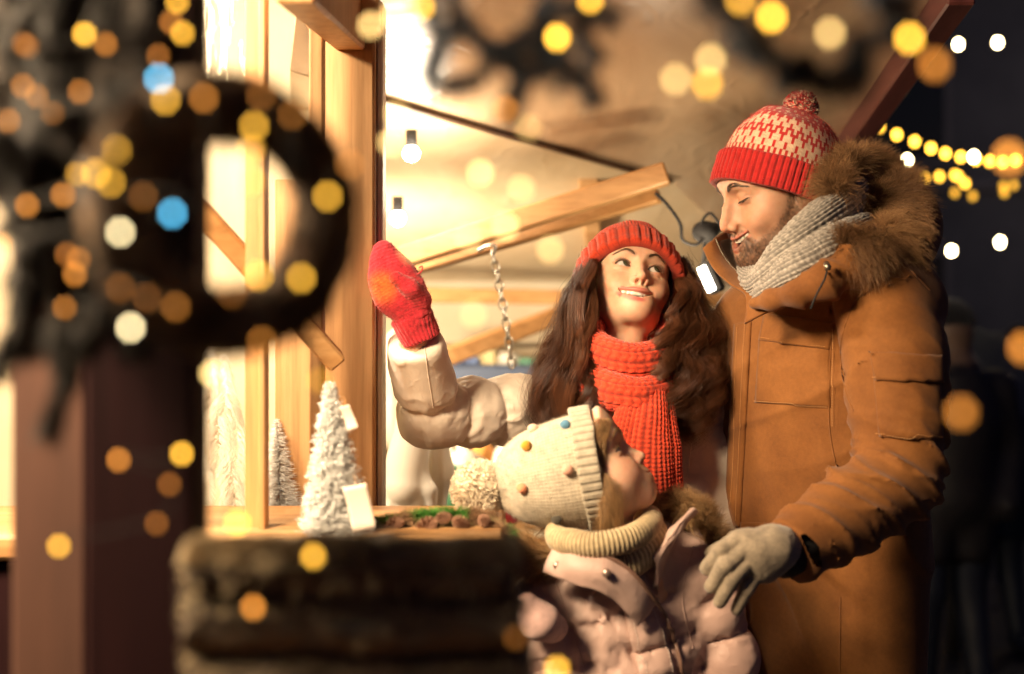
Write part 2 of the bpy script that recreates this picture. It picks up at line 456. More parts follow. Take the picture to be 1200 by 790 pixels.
        # chin crease
        d = d + .0016 * np.exp(-((z + .0865 - cz * .5) / .0035) ** 2 - (x / .018) ** 2) * (y > .05)
        # ears
        er_ = ell(Q, (.076, -.012, -.010), (.007, .016, .029)); er_ = smax(er_, -ell(Q, (.084, -.008, -.008), (.007, .009, .018)), .004)
        d = smin(d, er_, .006)
        return d
    def neck(h, q, r=.053, back=.03):
        return chain(q, [(0, -.022, -.05), (0, -.030, -.12), (0, -.03 - back, -.22)], [r, r * .97, r * 1.1], .02)
    def color(h, q, base, lipc, blush=.3, beard=0):
        p = h.p; x, y, z = q.T; ax = np.abs(x); Q = np.stack([ax, y, z], -1); c = np.tile(np.asarray(base, float), (len(q), 1))
        def mixc(c, k, w): return c * (1 - w[:, None]) + np.asarray(k) * w[:, None]
        red = np.asarray(base) * A(1.12, .66, .58)
        ck = (.038, .062, -.038)
        c = mixc(c, red, blush * np.exp(-(L(Q - A(*ck)) / .019) ** 2))
        c = mixc(c, red, .35 * np.exp(-(L(Q - A(0, .108 if not p['child'] else .094, -.040)) / .012) ** 2))
        ex, ey, ez = h.eye()
        c = mixc(c, np.asarray(base) * A(.72, .55, .5), (.55 if not p['child'] else .3) * np.exp(-(np.maximum(np.abs(L(Q - A(ex, ey, ez)) - .0147) - .0006, 0) / .0025) ** 2) * (y > .06) * np.exp(-((z - ez) / .009) ** 2))
        up, lo = h.lips(); n = len(up); tt = np.linspace(-1, 1, n)
        th = (.0031, .0046) if p['male'] else ((.0044, .0056) if not p['child'] else (.0034, .0042))
        ru = th[0] * (1 - .6 * np.abs(tt) ** 3); rl = th[1] * (1 - .6 * np.abs(tt) ** 4)
        dl = np.minimum(chain(q, up + np.stack([0 * tt, 0 * tt, ru * .9], -1), ru, 0), chain(q, lo - np.stack([0 * tt, 0 * tt, rl * .85], -1), rl, 0))
        if beard:
            f = -.036 - .55 * np.maximum(ax - .03, 0) + .4 * np.maximum(ax - .045, 0)
            line = np.where(ax > .052, .02, -.050 - .18 * np.maximum(.030 - ax, 0) * 0)
            zb = np.interp(y, [-.03, .0, .02, .045, .060, .075, .085, .1], [.03, .02, -.025, -.058, -.064, -.060, -.0525, -.051])
            w = 1 / (1 + np.exp(np.clip((z - zb) / .0045, -30, 30)))
            w *= 1 / (1 + np.exp(np.clip(-(y + .012) / .004, -30, 30))); w *= 1 - .85 * np.exp(-(np.maximum(L((Q - A(.036, .068, -.058)) / A(1, 1, 1.3)) - .004, 0) / .008) ** 2)
            w *= (.75 + .25 * noise(q, 300, 3)) * (1 - .75 * np.exp(-((z + .0855) / .0045) ** 2 - (x / .010) ** 2))
            c = mixc(c, (.055, .028, .015), np.clip(w, 0, 1) * beard)
        c = mixc(c, lipc, 1 / (1 + np.exp(np.clip(dl / .0006, -30, 30))))
        ymid = np.interp(x, up[:, 0], up[:, 1]); zc = np.interp(x, up[:, 0], (up[:, 2] + lo[:, 2]) / 2)
        inn = (np.abs(x - p['mx']) < p['mouthw'] * .95) & (y < ymid - .0075) & (y > .05) & (np.abs(z - zc) < .010) & (p['open'] > .001)
        c[inn] = (.14, .03, .02)
        if p['brow'] and p['brow'] > 0:
            d = chain(Q, [(.0125, .088, .0185), (.028, .085, .0255), (.0455, .070, .0200)], [.0030, .0028, .0008], 0)
            c = mixc(c, (.10, .05, .025), .55 * p['brow'] / (1 + np.exp(np.clip((d - .001) / .0012, -30, 30))))
        return c
    def features(h, par, fbody, iris=(.10, .13, .07), teethm=None, eyem=None, hairm=None, browc=.9, side=(-1, 1), brow_r=.00035, lashes=1.):
        """eyes, teeth, brows and lashes as children of the body"""
        ex, ey, ez = h.eye(); gx, gz = h.p['gaze']
        for sg in side:
            nu, nv = 48, 32
            th = np.linspace(0, math.pi, nv); ph = np.linspace(0, 2 * math.pi, nu, endpoint=False)
            TH, PH = np.meshgrid(th, ph, indexing='ij'); dirs = np.stack([np.sin(TH) * np.cos(PH), np.cos(TH), np.sin(TH) * np.sin(PH)], -1).reshape(-1, 3)
            r = .0131 * (1 + .045 * np.exp(-(TH.ravel() / .42) ** 4))
            g = A(gx, 1, gz); g /= np.linalg.norm(g); sx = np.cross(g, A(0, 0, 1)); sx /= np.linalg.norm(sx); sz = np.cross(sx, g)
            Q = dirs * r[:, None] @ np.stack([sx, g, sz])
            V = h.wld(Q + A(sg * ex, ey, ez)); t = TH.ravel()
            c = np.tile(A(.50, .45, .40), (len(t), 1)); c[t > 1.35] = (.5, .3, .25)
            rg = .8 + .25 * np.sin(PH.ravel() * 11); ir = t < .49
            c[ir] = np.asarray(iris) * rg[ir, None]; c[(t > .43) & (t < .52)] = (.02, .02, .018); c[t < .2] = .003
            Fq = gridq(nv, nu); b = np.arange(nv * nu).reshape(nv, nu)
            w = np.stack([b[:-1, -1], b[1:, -1], b[1:, 0], b[:-1, 0]], -1)
            link('eyeball', mesh('eyeball', V, np.vstack([Fq, w])[:, ::-1].copy(), col=c), eyem, par)
        if h.p['open'] > .002 and teethm:
            up, lo = h.lips(); parts = []
            nt_ = 10; w = h.p['mouthw'] * .90
            xs = np.cumsum([.0, .0080, .0062, .0062, .0050]) * h.p['mouthw'] / .027 * .92 
            for sg in (-1, 1):
                for i in range(4):
                    xc = (xs[i] + xs[i + 1]) / 2; wd = (xs[i + 1] - xs[i]) * .5
                    yy = up[6, 1] - .0068 - 26 * xc ** 2; ang = math.atan(40 * xc) * sg
                    zt = np.interp(xc, up[6:, 0] - h.p['mx'], up[6:, 2]) + .004; hh = (.0098, .0093, .0093, .0086)[i]
                    wd *= 1.3; n_ = 8; a_ = np.linspace(0, 2 * math.pi, 12, endpoint=False)
                    M = np.array([[math.cos(ang), math.sin(ang), 0], [-math.sin(ang), math.cos(ang), 0], [0, 0, 1]])
                    u, v = np.meshgrid(np.linspace(0, 1, n_), a_, indexing='ij')
                    k = (1 - .10 * (u - .3) ** 2 - .30 * np.maximum(u - .88, 0) / .12 * .5)
                    V = np.stack([np.sign(np.cos(v)) * np.abs(np.cos(v)) ** .6 * wd * k, np.sign(np.sin(v)) * np.abs(np.sin(v)) ** .8 * .0028 * (1 - .6 * np.maximum(u - .6, 0)), -u * hh], -1).reshape(-1, 3)
                    V = V @ M.T + A(sg * xc + h.p['mx'], yy, zt)
                    V = np.vstack([V, V[-12:].mean(0)]); Fq = gridq(n_, 12).tolist(); b = np.arange(n_ * 12).reshape(n_, 12)
                    Fq += [[b[j, -1], b[j + 1, -1], b[j + 1, 0], b[j, 0]] for j in range(n_ - 1)]
                    Fq += [[b[-1, j], b[-1, (j + 1) % 12], n_ * 12] for j in range(12)]
                    parts.append((h.wld(V), Fq))
            V, Fq = join(parts); link('teeth', mesh('teeth', V, Fq), teethm, par)
        # brows
        for sg in side:
            n = 150 if h.p['male'] else 210; t = RNG.random(n) ** .9; ln = (.0065 if not h.p['male'] else .009) * (1 - .3 * t)
            Cc = spline([(.0125, .088, .0185), (.028, .085, .0260), (.0475, .070, .0195)], 60)
            i = (t * 59).astype(int); w = (.0026 if h.p['male'] else .0021) * (1 - .75 * t ** 1.5)
            root = Cc[i] + np.stack([0 * t, 0 * t, RNG.uniform(-1, 1, n) * w], -1)
            dirn = np.stack([.5 + .5 * t, -.15 - .4 * t, .75 - 1.1 * t + RNG.normal(0, .12, n)], -1); dirn /= L(dirn)[:, None]
            K = 4; pts = root[:, None] + dirn[:, None] * (ln[:, None, None] * np.linspace(0, 1, K)[None, :, None])
            pts[..., 0] *= sg; W = h.wld(pts.reshape(-1, 3)); 
            for _ in range(4):
                d = fbody(W); W = W - grad(fbody, W) * (d - .0005)[:, None]
            if h.p['brow'] >= 0:
                V, Fq = strands(W.reshape(n, K, 3), np.full(n, brow_r * h.s)); link('eyebrow', mesh('eyebrow', V, Fq), hairm, par)
            # lashes follow the upper lid
            if lashes:
                n = 70; a = np.linspace(-.95, 1, n) + RNG.normal(0, .01, n); lid = h.p['lid']
                f = 1 - np.clip(np.abs(a), 0, 1) ** 2.2
                zz = ez + ((.0064 * lid + .0008) if lid > .5 else (.0064 * lid - .004)) * f + .0014 * a
                xx = ex + a * .0156; rr = .0153; yy = ey + np.sqrt(np.maximum(rr ** 2 - (xx - ex) ** 2 - (zz - ez) ** 2, 1e-7))
                root = np.stack([xx, yy, zz], -1); K = 5; k = np.linspace(0, 1, K)[None, :, None]
                upw = .55 if lid > .5 else -.55
                d0 = np.stack([.25 + .5 * a, np.full(n, .8), np.full(n, .1 * upw)], -1); d1 = np.stack([.15 + .6 * a, np.full(n, .35), np.full(n, upw)], -1)
                ln = .0062 * lashes * (1 + .25 * a)[:, None, None]
                pts = root[:, None] + ln * (d0[:, None] * k * (1 - k * .5) + d1[:, None] * k * k * .8)
                pts[..., 0] *= sg; W = h.wld(pts.reshape(-1, 3)).reshape(n, K, 3)
                V, Fq = strands(W, np.full(n, .00026 * h.s)); 
                V2, F2 = strands(h.wld((root * A(sg, 1, 1))[None].reshape(-1, 3)).reshape(1, n, 3), np.array([.0009 * h.s * lashes]), 5, False)
                V, Fq = joinq([(V, Fq), (V2, F2)])
                link('eyelashes', mesh('eyelashes', V, Fq), hairm, par)
# ------------------------------------------------------------------ cloth helpers
SKIN = skin_mat('skin')
EYE, _nt, _b = newmat('eye'); _a = N(_nt, 'ShaderNodeVertexColor', layer_name='Col'); _nt.links.new(_a.outputs[0], _b.inputs['Base Color']); setp(_b, Roughness=.06, Coat_Weight=1.)
TEETH = plain('tooth_enamel', (.72, .65, .55), .3, Subsurface_Weight=.2, Subsurface_Scale=.003)
KNIT = vcol_mat('knitted_wool', .9, .25, 420, .6, .0012, var=.3)
FUR = vcol_mat('fur', .55, .0, 200, .0, .001, spec=.4, var=.35)
HAIRM = vcol_mat('hair_strands', .36, .0, 200, .0, .001, spec=.5, var=.3)
def vrib(u, n, sharp=.8):
    return np.abs(np.sin(u * math.pi * n)) ** sharp
def vst(u, v):
    """height of stocking stitch: u stitch columns, v rows"""
    a = (u % 1) - .5; b = (v + np.abs(a) * 1.1) % 1
    return np.sqrt(np.clip(1 - ((np.abs(a) - .25) / .25) ** 2, 0, 1)) * (.2 + .8 * np.sqrt(np.clip(1 - (2 * b - 1) ** 2, 0, 1)))
def closed_grid(V, nu, nv, wrap=True): return gridq(nu, nv, wrap)
def knit_hat(c, M, rx, ry, hgt, band, cols, rows, colfun, ribs=60, ribamp=.0022, amp=.0012, thick=.006, per=4, tipr=.1, slouch=None, bandrows=10, pw=2.3):
    """a beanie standing on the local x-y plane at c; returns dome and cuff as (V,F,colour)"""
    out = []
    # dome
    nu = cols * per; nv = rows * per
    u = np.arange(nu) / nu; v = np.linspace(0, 1, nv); U, W = np.meshgrid(u, v, indexing='ij')
    th = W * math.pi / 2; k = np.cos(th) ** (2 / pw); zz = np.sin(th) ** (2 / pw)
    k = np.maximum(k, tipr * .3)
    h = vst(U * cols, W * rows) * amp * np.minimum(1, k * 2)
    lum = noise(np.stack([np.cos(U * 6.283).ravel(), np.sin(U * 6.283).ravel(), W.ravel() * 2], -1), 2.2, 5).reshape(U.shape) * .004
    a = U * 2 * math.pi; rr = (h + lum)
    X = np.cos(a) * (rx * k + rr); Y = np.sin(a) * (ry * k + rr); Z = band * .6 + zz * (hgt - band * .6) + rr * zz
    P = np.stack([X, Y, Z], -1).reshape(-1, 3)
    if slouch is not None: P = P + np.asarray(slouch) * (W.ravel() ** 2)[:, None]
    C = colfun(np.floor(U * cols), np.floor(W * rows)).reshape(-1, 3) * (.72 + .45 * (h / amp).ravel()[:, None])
    Fq = gridq(nu, nv, True)
    out.append((P @ M.T + c, Fq, C))
    # cuff: a closed loop in section
    nu = ribs * 10; ns = 40; u = np.arange(nu) / nu; s = np.arange(ns) / ns
    U, S_ = np.meshgrid(u, s, indexing='ij'); ang = S_ * 2 * math.pi
    px_ = np.sign(np.cos(ang)) * np.abs(np.cos(ang)) ** .45 * thick; pz = np.sign(np.sin(ang)) * np.abs(np.sin(ang)) ** .35 * band / 2 + band / 2
    outw = (np.cos(ang) > -.1)
    rib = vrib(U, ribs, .9) * ribamp * outw + vst(U * ribs * 2, pz / band * bandrows) * ribamp * .8 * outw
    r0x = rx + .002; a = U * 2 * math.pi
    X = np.cos(a) * (r0x + px_ + rib); Y = np.sin(a) * (ry + .002 + px_ + rib); Z = pz + noise(np.stack([np.cos(a).ravel() * 3, np.sin(a).ravel() * 3, 0 * a.ravel()], -1), 1, 8).reshape(U.shape) * .002
    P = np.stack([X, Y, Z], -1).reshape(-1, 3)
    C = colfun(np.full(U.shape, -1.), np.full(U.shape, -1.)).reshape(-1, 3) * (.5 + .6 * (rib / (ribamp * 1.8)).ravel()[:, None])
    b = np.arange(nu * ns).reshape(nu, ns); b = np.vstack([b, b[:1]]); b = np.hstack([b, b[:, :1]])
    Fq = np.stack([b[:-1, :-1], b[1:, :-1], b[1:, 1:], b[:-1, 1:]], -1).reshape(-1, 4)
    out.append((P @ M.T + c, Fq, C))
    return out
def knit_tube(path, wa, wb, cols, rows, col, amp=.0015, per=5, nvar=None, up=None, rib=None, caps=True, colvar=.25, seedn=1, twist=0):
    """fat knitted tube: path (K,3); half sizes wa (across, arrays ok) and wb"""
    P = spline(path, rows * per); K = len(P)
    T = np.gradient(P, axis=0); T /= L(T)[:, None]
    upv = np.asarray(up if up is not None else (0, 0, 1), float)
    if upv.ndim == 1: upv = np.tile(upv, (K, 1))
    else: upv = spline(upv, K)
    n1 = upv - T * (upv * T).sum(-1)[:, None]; n1 /= L(n1)[:, None]; n2 = np.cross(T, n1)
    nu = cols * per; u = np.arange(nu) / nu; v = np.linspace(0, 1, K); U, W = np.meshgrid(u, v, indexing='ij')
    wa = np.interp(v, np.linspace(0, 1, len(np.atleast_1d(wa))), np.atleast_1d(wa)); wb = np.interp(v, np.linspace(0, 1, len(np.atleast_1d(wb))), np.atleast_1d(wb))
    a = (U + twist * W) * 2 * math.pi
    st = vst(U * cols, W * rows)
    h = st * amp
    if rib: h = h + (np.abs(np.cos(U * math.pi * rib)) ** .7) * amp * 1.6
    end = np.sqrt(np.clip(1 - (np.abs(2 * v - 1) ** 14), .02, 1)) if caps else np.ones(K)
    ca = np.sign(np.cos(a)) * np.abs(np.cos(a)) ** .8; sa = np.sign(np.sin(a)) * np.abs(np.sin(a)) ** .8
    C0 = P[None] + n1[None] * (ca * (wa * end)[None] + ca * h)[..., None] + n2[None] * (sa * (wb * end)[None] + sa * h)[..., None]
    V = C0.reshape(-1, 3)
    V = V + (n1[None] * (ca * 1.)[..., None] + n2[None] * (sa * 1.)[..., None]).reshape(-1, 3) * (noise(V, 28, seedn) * .003)[:, None]
    tone = noise(V, 380, 3 + seedn) * colvar
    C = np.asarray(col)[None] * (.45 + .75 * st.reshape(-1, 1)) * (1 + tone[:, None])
    return V, gridq(nu, K, True), C
def sheet(F3, Nn, nu, nv, th):
    """solid sheet from a grid of points (nu*nv) with normals"""
    F3 = F3.reshape(nu, nv, 3); Nn = Nn.reshape(nu, nv, 3)
    f = F3.reshape(-1, 3); b = (F3 - Nn * th).reshape(-1, 3); n = nu * nv; i = np.arange(n).reshape(nu, nv)
    q = [np.stack([i[:-1, :-1], i[1:, :-1], i[1:, 1:], i[:-1, 1:]], -1).reshape(-1, 4)]; q.append(q[0][:, ::-1] + n)
    ring = np.concatenate([i[:, 0], i[-1, 1:], i[-2::-1, -1], i[0, -2:0:-1]]); r2 = np.roll(ring, -1)
    q.append(np.stack([ring, ring + n, r2 + n, r2], -1)); return np.vstack([f, b]), np.concatenate(q)
def patch(f, quad, nu=24, nv=16, off=.003, th=.004, dmin=1.2, puff=.0, edge=.0):
    """cloth patch lying on surface f; quad = picture corners (tl, tr, br, bl)"""
    q = np.asarray(quad, float); s, t = np.meshgrid(np.linspace(0, 1, nu), np.linspace(0, 1, nv), indexing='ij')
    s = s.ravel()[:, None]; t = t.ravel()[:, None]
    px = q[0] * (1 - s) * (1 - t) + q[1] * s * (1 - t) + q[2] * s * t + q[3] * (1 - s) * t
    P, n = hit(f, px, dmin); s = s.ravel(); t = t.ravel()
    e = np.minimum(np.minimum(s, 1 - s), np.minimum(t, 1 - t) * .6); e = np.clip(e / .04, 0, 1)
    lift = off + puff * np.sin(s * math.pi) ** .5 * t ** 1.5 - (1 - e) * .0015
    return sheet(P + n * lift[:, None], n, nu, nv, th)
def seams(f, lines, r=.0016, off=.0, dmin=1.2, n=40):
    parts = []
    for ln in lines:
        px = spline(np.asarray(ln, float), n); P, nn = hit(f, px, dmin); P = P + nn * off
        ok = np.r_[True, L(np.diff(P, axis=0)) < .03]
        V, Fq = strands(P[None], np.array([r]), 6, False); parts.append((V, Fq))
    return joinq(parts)
def seam_objs(f, lines, mat, par, dm):
    for l_ in lines:
        V, Fq = seams(f, [l_], .0012, -.0002, dm); link('seam', mesh('seam', V, Fq), mat, par)
def stitches(f, lines, step=.0042, ln=.0028, r=.0005, off=.0012, dmin=1.2):
    """rows of single thread stitches lying on cloth"""
    S_ = []
    for l_ in lines:
        px = spline(np.asarray(l_, float), 60); P, nn = hit(f, px, dmin); P = P + nn * off
        s = np.r_[0, np.cumsum(L(np.diff(P, axis=0)))]; k = np.arange(0, s[-1] - ln, step)
        g = lambda q: np.stack([np.interp(q, s, P[:, i]) for i in range(3)], -1)
        S_.append(np.stack([g(k), g(k + ln / 2), g(k + ln)], 1))
    return strands(np.concatenate(S_), np.full(sum(map(len, S_)), r), 4, False)
def fur_on(roots, dirs, ln, K=6, curl=.3, droop=.35, r=.0004, clump=None, seed=0):
    """strands (N,K,3) leaving roots along dirs, bending by clump noise and gravity"""
    n = len(roots); t = np.linspace(0, 1, K)[None, :, None]
    rnd = np.stack([noise(roots, 30 if clump is None else clump, seed + i) for i in range(3)], -1)
    d = dirs + rnd * curl + RNG.normal(0, .18, (n, 3)); d /= L(d)[:, None]
    side = np.cross(d, RNG.normal(0, 1, (n, 3))); side /= L(side)[:, None]
    P = roots[:, None] + d[:, None] * (ln[:, None, None] * t) + A(0, 0, -1) * (ln[:, None, None] * droop * t ** 2) + side[:, None] * (ln[:, None, None] * .10 * np.sin(t * 5))
    return P
def fuzz(V, Nn, n, ln, r=.00018, seed=0):
    i = RNG.integers(0, len(V), n)
    return fur_on(V[i], Nn[i], RNG.uniform(.4, 1, n) * ln, 4, .8, .1, r, 90, seed), np.full(n, r)
def vnorm(V, Fq):
    n = np.cross(V[Fq[:, 1]] - V[Fq[:, 0]], V[Fq[:, 2]] - V[Fq[:, 0]]); o = np.zeros_like(V)
    for k in range(Fq.shape[1]): np.add.at(o, Fq[:, k], n)
    return o / (L(o)[:, None] + 1e-12)
def ball_fluff(c, r, n, cols, thick=.0009, seed=0, squash=None):
    """pompom: cut yarn ends radiating from the middle"""
    d = RNG.normal(0, 1, (n, 3)); d /= L(d)[:, None]; ln = r * (1 + .07 * noise(d, 3, seed)) * RNG.uniform(.86, 1.05, n)
    K = 5; t = np.linspace(.25, 1, K)[None, :, None]; side = np.cross(d, RNG.normal(0, 1, (n, 3)))
    P = np.asarray(c) + d[:, None] * ln[:, None, None] * t + side[:, None] * (r * .10 * t ** 2) + A(0, 0, -1) * r * .05 * t ** 2
    V, Fq = strands(P, np.full(n, thick), 3, False)
    Vc, Fc = surface(lambda Q: sph(Q, c, r * .93) + noise(Q, 260, 2) * .003, np.asarray(c) - r * 1.2, np.asarray(c) + r * 1.2, r / 14)
    cc = np.asarray(cols)[RNG.integers(0, len(cols), n)] * RNG.uniform(.75, 1.1, (n, 1)); C = np.repeat(cc, K * 3, 0)
    V, Fq = joinq([(V, Fq), (Vc, Fc)]); C = np.vstack([C, np.asarray(cols)[RNG.integers(0, len(cols), len(Vc))] * .8])
    return V, Fq, C
def strand_cols(cc, K, sides=3): return np.repeat(cc, K * sides, 0)
def puffseam(s, pos, wob, amp=.013, w=.016):
    d = np.min(np.abs(s[:, None] + wob[:, None] - np.asarray(pos)[None]), 1)
    return crease(d, amp, w), d
# ================================================================== MAN
TAN = A(.36, .145, .038)
CANVAS, _nt, _b = newmat('canvas_cloth')
def _mk():
    nt, b = _nt, _b; v = coords(nt)
    col = ramp(nt, noise_n(nt, v, 7, 6, .65), [(.3, (.165, .056, .012)), (.55, (.25, .092, .020)), (.75, (.31, .120, .029))])
    w = N(nt, 'ShaderNodeTexWave', Scale=210, Distortion=1.5); w.inputs['Detail Scale'].default_value = 3; nt.links.new(v, w.inputs['Vector'])
    mx = N(nt, 'ShaderNodeMixRGB', blend_type='MULTIPLY'); mx.inputs[0].default_value = .35; nt.links.new(col, mx.inputs[1]); nt.links.new(noise_n(nt, v, 160, 3), mx.inputs[2])
    nt.links.new(mx.outputs[0], b.inputs['Base Color']); setp(b, Roughness=.8, Sheen_Weight=.12, Specular_IOR_Level=.22)
    b1 = bump(nt, None, noise_n(nt, v, 40, 5), .2, .003); bump(nt, b, noise_n(nt, v, 700, 3), .7, .0008, b1)
_mk()
LINING = plain('dark_lining', (.035, .018, .010), .7)
DARKK = plain('dark_ribbing', (.012, .010, .010), .9)
THREAD = plain('tan_thread', (.50, .25, .09), .7)
METAL = plain('gunmetal', (.30, .26, .20), .3, .9)
man_pos = A(.535, 2.44, 0)
HM = Head((0, 0, 0), -74, -15, 0, .98, male=1, lid=.2, open=.0125, mouthw=.033, smile=1.1, gaze=(0, -.7))
HM.c = at(860, 236, 2.35) - HM.M @ A(0, .078, 0) * HM.s
MHM = rotm(-72, 17, 2); CHM = at(906, 234, 2.37); HATM = (CHM, MHM, .089, .101, .152, .054, 2.5)
def under_hat(P, d, hat, gap=.005):
    c, M, rx, ry, H, band, pw = hat; q = (P - c) @ M
    k = np.sqrt((q[:, 0] / rx) ** 2 + (q[:, 1] / ry) ** 2); z = np.maximum(q[:, 2] - band * .6, 0) / (H - band * .6)
    e = ((k ** pw + z ** pw) ** (1 / pw) - 1) * min(rx, ry) + np.interp(q[:, 2], [-.05, -.004, .012], [-.034, -.003, gap])
    return np.where(q[:, 2] > -.049, smax(d, e, .004), d)
def man_head(P):
    q = HM.loc(P); return under_hat(P, smin(HM.sdf(q), HM.neck(q, .056, .03), .025) * HM.s, HATM)
J0 = at(1046, 352, 2.23); J1 = at(1055, 560, 2.17); J2 = at(926, 644, 2.04)
msec = [(.74, .545, 2.45, .185, .120, -55), (.90, .545, 2.45, .185, .120, -55), (1.05, .540, 2.45, .195, .128, -55), (1.23, .530, 2.45, .205, .138, -55), (1.40, .532, 2.45, .205, .142, -55), (1.49, .535, 2.45, .18, .125, -55), (1.56, .535, 2.45, .12, .10, -55)]
ear_ = J2 - J1; ear_u = ear_ / np.linalg.norm(ear_)
def coat(P):
    d = stack(P, msec, .05)
    d = smin(d, chain(P, [(.53, 2.45, 1.555), (.62, 2.27, 1.50)], [.075, .075]), .06)
    d = smin(d, chain(P, [(.53, 2.45, 1.555), (.455, 2.58, 1.47)], [.07, .085]), .06)
    nc = chain(P, [at(884, 356, 2.25), at(905, 352, 2.22), at(935, 342, 2.185), at(965, 328, 2.17), at(1000, 308, 2.19), at(1030, 290, 2.26)], [.011, .014, .018, .024, .030, .038], .02)
    nc = nc - .004 * (1 - np.abs(np.sin((P @ A(.6, .2, 1)) * 60 + 2 * noise(P, 12, 32)))) ** 2
    d = smin(d, nc, .03)
    n1 = noise(P, 7, 11); n2 = noise(P * A(1, 1, .6), 16, 12)
    # arm
    a, s = chain_t(P, [J0 + A(-.01, .02, .0), J0 + A(.005, -.005, -.09), J1, (J1 + J2) / 2 + A(0, 0, -.004), J2], [.078, .083, .068, .062, .047])
    lnA = .09 + np.linalg.norm(J1 - J0 - A(.005, -.005, -.09)) + .0; el = s - lnA
    # folds packed round the elbow and along the forearm
    Q = P - J1; fd = Q @ A(.55, 0, -.83)
    el_w = np.exp(-(np.minimum(el + .03, 0) / .05) ** 2 - (np.maximum(el - .10, 0) / .05) ** 2)
    fold = np.abs(np.sin((Q @ A(.25, .1, 1.)) * 62 + 2.2 * noise(P, 9, 21) + (Q @ A(1, 0, 0)) * 18))
    a = a - .009 * el_w * (1 - fold) ** 2.0 + .004 * el_w - .004 * (1 - np.abs(np.sin((P @ A(.5, .3, .8)) * 95 + 3 * noise(P, 12, 25)))) ** 2 * (.4 + el_w)
    fold2 = np.abs(np.sin((P @ A(.8, .2, .55)) * 42 + 2.5 * noise(P, 8, 22)))
    a = a - .0075 * (1 - el_w) * (1 - fold2) ** 2.5 * (el > 0) - .004 * np.exp(-((s - .16) / .05) ** 2) * (1 - fold2) ** 2
    a = smax(a, (P - J2) @ ear_u - .004, .006)
    d = smin(d, a, .014)
    # torso drape: diagonal tension folds from the chest to the hip
    fold3 = np.abs(np.sin((P @ A(.9, -.5, .55)) * 16 + 2.2 * n1)); low = np.clip((1.35 - P[:, 2]) / .3, 0, 1)
    d = d - .009 * (1 - fold3) ** 2.2 * low * (a > .006)
    fold4 = np.abs(np.sin((P @ A(-.5, .2, 1.)) * 24 + 2.0 * noise(P, 5, 23)))
    d = d - .0055 * (1 - fold4) ** 2.5 * np.clip((P[:, 2] - 1.2) / .1, 0, 1) * (a > .006)
    return d + n1 * .0035 + n2 * .0016
man = None
